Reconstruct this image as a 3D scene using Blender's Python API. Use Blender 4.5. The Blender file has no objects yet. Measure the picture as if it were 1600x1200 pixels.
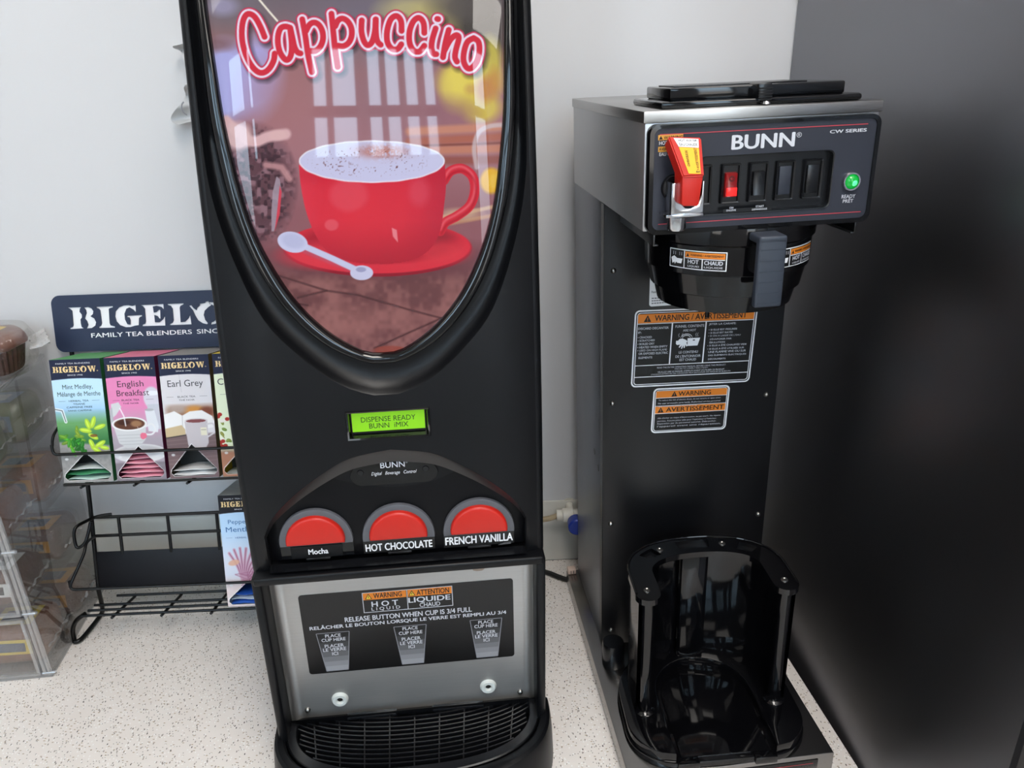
# Snack-counter scene: cappuccino machine, coffee brewer, tea rack and pastry case on a speckled counter.
import bpy, bmesh, math, random
import numpy as np
from mathutils import Vector, Matrix, Euler
from mathutils.geometry import delaunay_2d_cdt

SC = bpy.context.scene
COL = SC.collection
PI = math.pi
random.seed(7)
rng = np.random.default_rng(7)

# ------------------------------------------------------------------ camera, world, lights, exposure
cam_data = bpy.data.cameras.new('camera')
cam_data.sensor_width = 36.0
cam_data.lens = 1206.7579 / 1600 * 36.0
cam_data.clip_start = 0.01
cam = bpy.data.objects.new('camera', cam_data)
COL.objects.link(cam)
_r = Vector((0.999056, -0.032544, -0.028768)); _u = Vector((0.039165, 0.388505, 0.920614)); _f = Vector((0.018784, 0.920872, -0.389413))
cam.matrix_world = Matrix(((_r.x, _u.x, -_f.x, -0.12628), (_r.y, _u.y, -_f.y, -0.648), (_r.z, _u.z, -_f.z, 0.72936), (0, 0, 0, 1)))
SC.camera = cam

SC.view_settings.view_transform = 'Standard'
SC.view_settings.look = 'None'
SC.view_settings.gamma = 1.0
SC.view_settings.use_curve_mapping = False
SC.view_settings.exposure = 0.0
SC.cycles.max_bounces = 10
SC.cycles.transparent_max_bounces = 24
SC.cycles.sample_clamp_indirect = 6.0

world = bpy.data.worlds.new('daylight')
SC.world = world
world.use_nodes = True
_nt = world.node_tree; _bg = _nt.nodes['Background']       # hazy bright ground and horizon, bluer sky higher up
_tc = _nt.nodes.new('ShaderNodeTexCoord'); _sp = _nt.nodes.new('ShaderNodeSeparateXYZ'); _rp = _nt.nodes.new('ShaderNodeValToRGB')
_nt.links.new(_tc.outputs['Generated'], _sp.inputs[0]); _nt.links.new(_sp.outputs['Z'], _rp.inputs['Fac']); _nt.links.new(_rp.outputs['Color'], _bg.inputs['Color'])
_rp.color_ramp.elements[0].position = 0.0; _rp.color_ramp.elements[0].color = (0.44, 0.41, 0.375, 1)
_rp.color_ramp.elements[1].position = 0.42; _rp.color_ramp.elements[1].color = (0.84, 1.16, 1.42, 1)
_bg.inputs['Strength'].default_value = 8.0

def area_lamp(name, loc, rot, sx, sy, power, color):
    l = bpy.data.lights.new(name, 'AREA'); l.shape = 'RECTANGLE'; l.size = sx; l.size_y = sy
    l.energy = power; l.color = color
    o = bpy.data.objects.new(name, l); COL.objects.link(o)
    o.location = loc; o.rotation_euler = rot
    return o
CEIL = 3.7          # ceiling height above the counter top (counter top is z = 0, floor is z = -0.9)
LAMPS = [(0.06, -0.95), (-1.9, -1.5), (1.0, -1.9)]
LAMPZ = 2.15

# ------------------------------------------------------------------ helpers
def lin(c):
    c = np.asarray(c, float) / 255.0
    return np.where(c <= 0.04045, c / 12.92, ((c + 0.055) / 1.055) ** 2.4)
def lin4(c):
    a = lin(c); return (float(a[0]), float(a[1]), float(a[2]), 1.0)

MATS = {}
def mat(name, col=(128, 128, 128), rough=0.5, metal=0.0, spec=0.5, coat=0.0, bump=0.0, bscale=300.0, var=0.0, vscale=30.0,
        emis=None, estr=0.0, stretch=None, attr=None, abase=1.0, coat_rough=0.05, aniso=0.0, arot=0.0):
    if name in MATS: return MATS[name]
    m = bpy.data.materials.new(name); m.use_nodes = True
    nt = m.node_tree; b = nt.nodes['Principled BSDF']
    b.inputs['Base Color'].default_value = lin4(col)
    b.inputs['Roughness'].default_value = rough
    b.inputs['Metallic'].default_value = metal
    b.inputs['Specular IOR Level'].default_value = spec
    b.inputs['Coat Weight'].default_value = coat
    b.inputs['Coat Roughness'].default_value = coat_rough
    b.inputs['Anisotropic'].default_value = aniso; b.inputs['Anisotropic Rotation'].default_value = arot
    tc = nt.nodes.new('ShaderNodeTexCoord')
    src = tc.outputs['Object']
    if stretch:
        mp = nt.nodes.new('ShaderNodeMapping'); mp.inputs['Scale'].default_value = stretch
        nt.links.new(src, mp.inputs['Vector']); src = mp.outputs['Vector']
    if attr:
        at = nt.nodes.new('ShaderNodeAttribute'); at.attribute_name = attr
        vm = nt.nodes.new('ShaderNodeVectorMath'); vm.operation = 'SCALE'; vm.inputs['Scale'].default_value = abase
        nt.links.new(at.outputs['Color'], vm.inputs[0]); nt.links.new(vm.outputs['Vector'], b.inputs['Base Color'])
        if estr:
            nt.links.new(at.outputs['Color'], b.inputs['Emission Color'])
            b.inputs['Emission Strength'].default_value = estr
    elif emis is not None:
        b.inputs['Emission Color'].default_value = lin4(emis)
        b.inputs['Emission Strength'].default_value = estr
    if var > 0 and not attr:
        n = nt.nodes.new('ShaderNodeTexNoise'); n.inputs['Scale'].default_value = vscale; n.inputs['Detail'].default_value = 5
        nt.links.new(src, n.inputs['Vector'])
        mx = nt.nodes.new('ShaderNodeMix'); mx.data_type = 'RGBA'; mx.blend_type = 'MULTIPLY'
        mr = nt.nodes.new('ShaderNodeMapRange'); mr.inputs['To Min'].default_value = 1 - var; mr.inputs['To Max'].default_value = 1 + var
        nt.links.new(n.outputs['Fac'], mr.inputs['Value'])
        mx.inputs['Factor'].default_value = 1.0
        mx.inputs['A'].default_value = lin4(col)
        nt.links.new(mr.outputs['Result'], mx.inputs['B'])
        nt.links.new(mx.outputs['Result'], b.inputs['Base Color'])
        mr2 = nt.nodes.new('ShaderNodeMapRange'); mr2.inputs['To Min'].default_value = max(0, rough - var * .6); mr2.inputs['To Max'].default_value = min(1, rough + var * .6)
        nt.links.new(n.outputs['Fac'], mr2.inputs['Value']); nt.links.new(mr2.outputs['Result'], b.inputs['Roughness'])
    if bump > 0:
        n2 = nt.nodes.new('ShaderNodeTexNoise'); n2.inputs['Scale'].default_value = bscale; n2.inputs['Detail'].default_value = 3
        nt.links.new(src, n2.inputs['Vector'])
        bp = nt.nodes.new('ShaderNodeBump'); bp.inputs['Strength'].default_value = bump; bp.inputs['Distance'].default_value = 0.001
        nt.links.new(n2.outputs['Fac'], bp.inputs['Height']); nt.links.new(bp.outputs['Normal'], b.inputs['Normal'])
    MATS[name] = m
    return m

def clear_mat(name, tint=(250, 250, 252), base=0.05, edge=0.55, rough=0.03, wrinkle=0.0, wscale=60.0, gcol=(255, 255, 255), cloudy=0.0):
    """thin clear plastic: see-through with glossy reflection growing towards grazing angles"""
    if name in MATS: return MATS[name]
    m = bpy.data.materials.new(name); m.use_nodes = True
    nt = m.node_tree; nt.nodes.clear()
    out = nt.nodes.new('ShaderNodeOutputMaterial')
    tr = nt.nodes.new('ShaderNodeBsdfTransparent'); tr.inputs['Color'].default_value = lin4(tint)
    gl = nt.nodes.new('ShaderNodeBsdfGlossy'); gl.inputs['Roughness'].default_value = rough; gl.inputs['Color'].default_value = lin4(gcol)
    lw = nt.nodes.new('ShaderNodeLayerWeight'); lw.inputs['Blend'].default_value = 0.35
    mr = nt.nodes.new('ShaderNodeMapRange'); mr.inputs['To Min'].default_value = base; mr.inputs['To Max'].default_value = edge
    nt.links.new(lw.outputs['Facing'], mr.inputs['Value'])
    mx = nt.nodes.new('ShaderNodeMixShader')
    nt.links.new(mr.outputs['Result'], mx.inputs['Fac']); nt.links.new(tr.outputs[0], mx.inputs[1]); nt.links.new(gl.outputs[0], mx.inputs[2])
    last = mx
    tc = nt.nodes.new('ShaderNodeTexCoord')
    if wrinkle > 0:
        n = nt.nodes.new('ShaderNodeTexNoise'); n.inputs['Scale'].default_value = wscale; n.inputs['Detail'].default_value = 6; n.inputs['Distortion'].default_value = 1.5
        nt.links.new(tc.outputs['Object'], n.inputs['Vector'])
        bp = nt.nodes.new('ShaderNodeBump'); bp.inputs['Strength'].default_value = wrinkle; bp.inputs['Distance'].default_value = 0.01
        nt.links.new(n.outputs['Fac'], bp.inputs['Height'])
        nt.links.new(bp.outputs['Normal'], gl.inputs['Normal']); nt.links.new(bp.outputs['Normal'], lw.inputs['Normal'])
    if cloudy > 0:
        df = nt.nodes.new('ShaderNodeBsdfDiffuse'); df.inputs['Color'].default_value = lin4((235, 235, 235))
        mx2 = nt.nodes.new('ShaderNodeMixShader'); mx2.inputs['Fac'].default_value = cloudy
        nt.links.new(last.outputs[0], mx2.inputs[1]); nt.links.new(df.outputs[0], mx2.inputs[2]); last = mx2
    nt.links.new(last.outputs[0], out.inputs['Surface'])
    MATS[name] = m
    return m

def pip(pts, poly):
    """points inside polygon"""
    pts = np.asarray(pts, float); poly = np.asarray(poly, float)
    x, y = pts[:, 0], pts[:, 1]; ins = np.zeros(len(pts), bool)
    n = len(poly); j = n - 1
    for i in range(n):
        xi, yi = poly[i]; xj, yj = poly[j]
        c = ((yi > y) != (yj > y))
        with np.errstate(divide='ignore', invalid='ignore'):
            c &= x < (xj - xi) * (y - yi) / (yj - yi) + xi
        ins ^= c; j = i
    return ins

_tcache = {}
def text_geo(s, bold=0.0):
    k = (s, bold)
    if bold and k not in _tcache:      # heavier strokes: the same outline laid three times, slightly shifted
        v, f = text_geo(s); n = len(v); d = bold * 1.0
        _tcache[k] = (np.concatenate([v + [-d, 0], v + [d, 0], v + [0, d * .6], v + [0, -d * .6]]), f + [tuple(i + n * j for i in q) for j in (1, 2, 3) for q in f])
        return _tcache[k]
    if k not in _tcache:
        c = bpy.data.curves.new('lettering', 'FONT'); c.body = s; c.resolution_u = 3
        o = bpy.data.objects.new('lettering', c)
        me = bpy.data.meshes.new_from_object(o)
        v = np.array([p.co[:2] for p in me.vertices]); f = [tuple(p.vertices) for p in me.polygons]
        bpy.data.objects.remove(o); bpy.data.meshes.remove(me); bpy.data.curves.remove(c)
        _tcache[k] = (v, f)
    return _tcache[k]

class MB:
    """collects shapes and links them as ONE mesh object"""
    def __init__(s): s.v = []; s.f = []; s.m = []; s.mats = []
    def mi(s, m):
        if m not in s.mats: s.mats.append(m)
        return s.mats.index(m)
    def add(s, v, f, m, M=None):
        o = len(s.v)
        if M is not None: v = [M @ Vector(p) for p in v]
        s.v += [tuple(p) for p in v]; k = s.mi(m)
        for q in f: s.f.append(tuple(o + i for i in q)); s.m.append(k)
        return s
    def bm(s, bm, m, M=None):
        bmesh.ops.recalc_face_normals(bm, faces=bm.faces[:])
        bm.verts.index_update()
        s.add([v.co.copy() for v in bm.verts], [[v.index for v in f.verts] for f in bm.faces], m, M); bm.free()
        return s
    def box(s, x0, x1, y0, y1, z0, z1, m, bev=0.0, seg=2, M=None):
        b = bmesh.new(); bmesh.ops.create_cube(b, size=1)
        for v in b.verts:
            v.co = ((x0 + x1) / 2 + v.co.x * (x1 - x0), (y0 + y1) / 2 + v.co.y * (y1 - y0), (z0 + z1) / 2 + v.co.z * (z1 - z0))
        if bev > 0:
            bmesh.ops.bevel(b, geom=b.edges[:], offset=min(bev, .49 * min(abs(x1 - x0), abs(y1 - y0), abs(z1 - z0))), segments=seg, affect='EDGES', profile=.5)
        return s.bm(b, m, M)
    def prism(s, poly, y0, y1, m, bev=0.0, seg=2, M=None, both=False):
        """polygon in (x, z) pushed from y0 (front, facing -y) to y1"""
        b = bmesh.new(); n = len(poly)
        a = [b.verts.new((p[0], y0, p[1])) for p in poly]; c = [b.verts.new((p[0], y1, p[1])) for p in poly]
        f1 = b.faces.new(a); f2 = b.faces.new(c[::-1])
        for i in range(n): b.faces.new((a[i], c[i], c[(i + 1) % n], a[(i + 1) % n]))
        bmesh.ops.recalc_face_normals(b, faces=b.faces[:])
        if bev > 0:
            e = list(f1.edges) + (list(f2.edges) if both else [])
            bmesh.ops.bevel(b, geom=e, offset=bev, segments=seg, affect='EDGES', profile=.5)
        big = [f for f in b.faces if len(f.verts) > 4]
        if big: bmesh.ops.triangulate(b, faces=big)
        return s.bm(b, m, M)
    def slab(s, poly, z0, z1, m, bev=0.0, seg=2):
        """polygon in (x, y) pushed from z1 (top, bevelled) down to z0"""
        M = Matrix(((1, 0, 0, 0), (0, 0, 1, 0), (0, -1, 0, 0), (0, 0, 0, 1)))   # (x,-z,y) <- so prism's y -> -z
        return s.prism(poly, -z1, -z0, m, bev, seg, M)
    def tube(s, pts, r, m, n=10, closed=False, M=None):
        P = [Vector(p) for p in pts]; N = len(P); rings = []
        up = None
        for i in range(N):
            if closed: t = (P[(i + 1) % N] - P[i - 1]).normalized()
            else: t = (P[min(i + 1, N - 1)] - P[max(i - 1, 0)]).normalized()
            if up is None:
                up = t.orthogonal().normalized()
            else:
                up = (up - t * up.dot(t)); up = up.normalized() if up.length > 1e-6 else t.orthogonal().normalized()
            w = t.cross(up); rr = r[i] if isinstance(r, (list, tuple)) else r
            rings.append([P[i] + (up * math.cos(2 * PI * k / n) + w * math.sin(2 * PI * k / n)) * rr for k in range(n)])
        return s.loft(rings, m, wrap=True, close=closed, caps=not closed, M=M)
    def loft(s, rings, m, wrap=True, close=False, caps=False, M=None):
        n = len(rings[0]); v = [p for r in rings for p in r]; f = []
        for i in range(len(rings) - (0 if close else 1)):
            a = i * n; b = ((i + 1) % len(rings)) * n
            for k in range(n if wrap else n - 1): f.append((a + k, a + (k + 1) % n, b + (k + 1) % n, b + k))
        if caps:
            f.append(tuple(range(n))[::-1]); f.append(tuple((len(rings) - 1) * n + k for k in range(n)))
        return s.add(v, f, m, M)
    def lathe(s, prof, m, c=(0, 0, 0), n=32, a0=0.0, a1=2 * PI, axis='z', caps=True, M=None):
        """profile of (radius, height); axis z, or y (height runs along +y)"""
        full = abs(a1 - a0 - 2 * PI) < 1e-6; k = n if full else n + 1; rings = []
        for r, h in prof:
            ring = []
            for i in range(k):
                a = a0 + (a1 - a0) * i / n
                if axis == 'z': ring.append((c[0] + r * math.cos(a), c[1] + r * math.sin(a), c[2] + h))
                elif axis == 'y': ring.append((c[0] + r * math.cos(a), c[1] + h, c[2] + r * math.sin(a)))
                else: ring.append((c[0] + h, c[1] + r * math.cos(a), c[2] + r * math.sin(a)))
            rings.append(ring)
        return s.loft(rings, m, wrap=full, caps=caps and full, M=M)
    def sheet(s, outer, holes, yf, m, step=0.0, M=None):
        """flat outline in (x, z) with holes, laid on the surface y = yf(x, z)"""
        pts = []; edges = []
        for loop in [outer] + list(holes):
            o = len(pts); pts += [tuple(p) for p in loop]; k = len(loop)
            edges += [(o + i, o + (i + 1) % k) for i in range(k)]
        if step > 0:
            a = np.array(outer); g = np.array([(x, z) for x in np.arange(a[:, 0].min() + step / 2, a[:, 0].max(), step) for z in np.arange(a[:, 1].min() + step / 2, a[:, 1].max(), step)])
            ok = pip(g, outer)
            for h in holes: ok &= ~pip(g, h)
            pts += [tuple(p) for p in g[ok]]
        r = delaunay_2d_cdt([Vector((p[0], p[1])) for p in pts], edges, [], 0, 1e-7)
        V = np.array([(p.x, p.y) for p in r[0]]); F = [tuple(f) for f in r[2]]
        c = np.array([V[list(f)].mean(0) for f in F]); ok = pip(c, outer)
        for h in holes: ok &= ~pip(c, h)
        yy = yf if callable(yf) else (lambda x, z: yf)
        return s.add([(p[0], yy(p[0], p[1]), p[1]) for p in V], [f for f, k in zip(F, ok) if k], m, M)
    def text(s, t, x0, x1, z0, z1, y, m, bold=0.0, shear=0.0, M=None, yf=None, fn=None):
        v, f = text_geo(t, bold)
        lo, hi = v.min(0), v.max(0); q = (v - lo) / np.maximum(hi - lo, 1e-9)
        X = x0 + q[:, 0] * (x1 - x0) + shear * (q[:, 1] * (z1 - z0)); Z = z0 + q[:, 1] * (z1 - z0)
        if fn: P = [fn(a, b) for a, b in zip(X, Z)]
        else: P = [(a, (yf(a, b) if yf else y), b) for a, b in zip(X, Z)]
        if bold: k = len(P) // 4; P = [(p[0], p[1] - .00003 * (i // k), p[2]) for i, p in enumerate(P)]
        return s.add(P, f, m, M)
    def rect(s, x0, x1, z0, z1, y, m, fn=None, nx=1):
        xs = np.linspace(x0, x1, nx + 1); P = []
        for a in xs:
            for b in (z0, z1): P.append(fn(a, b) if fn else (a, y, b))
        return s.add(P, [(2 * i, 2 * i + 2, 2 * i + 3, 2 * i + 1) for i in range(nx)], m)
    def poly(s, pts, y, m, fn=None):
        return s.add([fn(a, b) if fn else (a, y, b) for a, b in pts], [tuple(range(len(pts)))], m)
    def build(s, name, parent=None, angle=38, smooth=True, label=None):
        me = bpy.data.meshes.new(name); me.from_pydata(s.v, [], s.f)
        for m in s.mats: me.materials.append(m)
        me.polygons.foreach_set('material_index', s.m)
        me.validate(); me.update()
        if smooth:
            me.polygons.foreach_set('use_smooth', [True] * len(me.polygons))
            me.set_sharp_from_angle(angle=math.radians(angle))
        o = bpy.data.objects.new(name, me); COL.objects.link(o)
        if parent is not None: o.parent = parent
        if label: o['label'] = label
        return o

def tag(o, label, cat, group=None, kind=None):
    o['label'] = label; o['category'] = cat
    if group: o['group'] = group
    if kind: o['kind'] = kind
    return o
def thing(name, label, cat, loc=(0, 0, 0), rot=(0, 0, 0), group=None):
    o = bpy.data.objects.new(name, None); COL.objects.link(o); o.empty_display_size = 0.05
    o.location = loc; o.rotation_euler = rot
    return tag(o, label, cat, group)
def structure(o, label=None):
    o['kind'] = 'structure'
    if label: o['label'] = label
    return o
def rrect(x0, x1, z0, z1, r, n=5):
    P = []
    for cx, cz, a in ((x1 - r, z0 + r, -90), (x1 - r, z1 - r, 0), (x0 + r, z1 - r, 90), (x0 + r, z0 + r, 180)):
        for i in range(n + 1):
            t = math.radians(a + 90 * i / n); P.append((cx + r * math.cos(t), cz + r * math.sin(t)))
    return P
def smooth_curve(P, n=8):
    """Catmull-Rom through the points"""
    P = [np.array(p, float) for p in P]; out = []
    for i in range(len(P) - 1):
        a = P[max(i - 1, 0)]; b = P[i]; c = P[i + 1]; d = P[min(i + 2, len(P) - 1)]
        for k in range(n):
            t = k / n
            out.append(.5 * ((2 * b) + (-a + c) * t + (2 * a - 5 * b + 4 * c - d) * t * t + (-a + 3 * b - 3 * c + d) * t ** 3))
    out.append(P[-1]); return np.array(out)
def resample(C, n):
    d = np.r_[0, np.cumsum(np.linalg.norm(np.diff(C, axis=0), axis=1))]; t = np.linspace(0, d[-1], n)
    return np.stack([np.interp(t, d, C[:, k]) for k in range(C.shape[1])], 1)

def painted_grid(name, parent, X, Z, yfun, rgb, material, keep=None, label=None):
    """printed picture: a fine grid that carries its print as a colour attribute; rgb is (nz, nx, 3) in 0-255"""
    nz, nx = X.shape
    Y = yfun(X, Z) if callable(yfun) else np.full_like(X, yfun)
    co = np.stack([X, Y, Z], -1).reshape(-1, 3)
    i = np.arange(nz * nx).reshape(nz, nx)
    q = np.stack([i[:-1, :-1], i[:-1, 1:], i[1:, 1:], i[1:, :-1]], -1).reshape(-1, 4)
    if keep is not None: q = q[keep[:-1, :-1].reshape(-1)]
    me = bpy.data.meshes.new(name)
    me.vertices.add(len(co)); me.vertices.foreach_set('co', co.astype(np.float32).ravel())
    me.loops.add(q.size); me.loops.foreach_set('vertex_index', q.astype(np.int32).ravel())
    me.polygons.add(len(q)); me.polygons.foreach_set('loop_start', (np.arange(len(q)) * 4).astype(np.int32))
    me.update(calc_edges=True)
    me.polygons.foreach_set('use_smooth', np.ones(len(q), bool))
    at = me.color_attributes.new('print', 'FLOAT_COLOR', 'POINT')
    c = np.ones((len(co), 4), np.float32); c[:, :3] = lin(np.clip(rgb, 0, 255)).reshape(-1, 3)
    at.data.foreach_set('color', c.ravel())
    me.materials.append(material)
    o = bpy.data.objects.new(name, me); COL.objects.link(o)
    if parent is not None: o.parent = parent
    if label: o['label'] = label
    return o

class Art:
    """tiny raster painter in artwork coordinates U (right), V (down)"""
    def __init__(s, U, V, base): s.U = U; s.V = V; s.c = np.zeros(U.shape + (3,)) + np.array(base, float)
    def mix(s, a, col):
        a = np.clip(a, 0, 1)[..., None]
        col = np.array(col, float) if not (isinstance(col, np.ndarray) and col.ndim == 3) else col
        s.c = s.c * (1 - a) + col * a
    def blob(s, cx, cy, rx, ry, col, alpha=1.0, soft=0.5, rot=0.0):
        c, q = math.cos(rot), math.sin(rot); du = s.U - cx; dv = s.V - cy
        d = np.sqrt(((du * c + dv * q) / rx) ** 2 + ((-du * q + dv * c) / ry) ** 2)
        s.mix(alpha * np.clip((1 + soft * .5 - d) / max(soft, 1e-3), 0, 1), col)
    def poly(s, P, col, alpha=1.0, aa=1.0):
        ins = pip(np.stack([s.U.ravel(), s.V.ravel()], 1), P).reshape(s.U.shape); d = s.dist(P, True)
        s.mix(alpha * np.clip(np.where(ins, .5 + d / aa, .5 - d / aa), 0, 1), col)
    def dist(s, P, closed=False):
        P = [np.array(p, float) for p in P]; D = np.full(s.U.shape, 1e9)
        for i in range(len(P) - (0 if closed else 1)):
            a = P[i]; b = P[(i + 1) % len(P)]; e = b - a; L = max(e @ e, 1e-9)
            t = np.clip(((s.U - a[0]) * e[0] + (s.V - a[1]) * e[1]) / L, 0, 1)
            D = np.minimum(D, np.hypot(s.U - a[0] - t * e[0], s.V - a[1] - t * e[1]))
        return D
    def line(s, P, w, col, alpha=1.0, aa=1.0, closed=False):
        s.mix(alpha * np.clip((w / 2 - s.dist(P, closed)) / aa + .5, 0, 1), col)
    def noise(s, cell, seed=0):
        r = np.random.default_rng(seed); u = s.U / cell; v = s.V / cell
        u0 = np.floor(u).astype(int); v0 = np.floor(v).astype(int); fu = u - u0; fv = v - v0
        T = r.random((257, 257)); g = lambda a, b: T[np.mod(a, 257), np.mod(b, 257)]
        fu = fu * fu * (3 - 2 * fu); fv = fv * fv * (3 - 2 * fv)
        return (g(u0, v0) * (1 - fu) + g(u0 + 1, v0) * fu) * (1 - fv) + (g(u0, v0 + 1) * (1 - fu) + g(u0 + 1, v0 + 1) * fu) * fv

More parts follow.
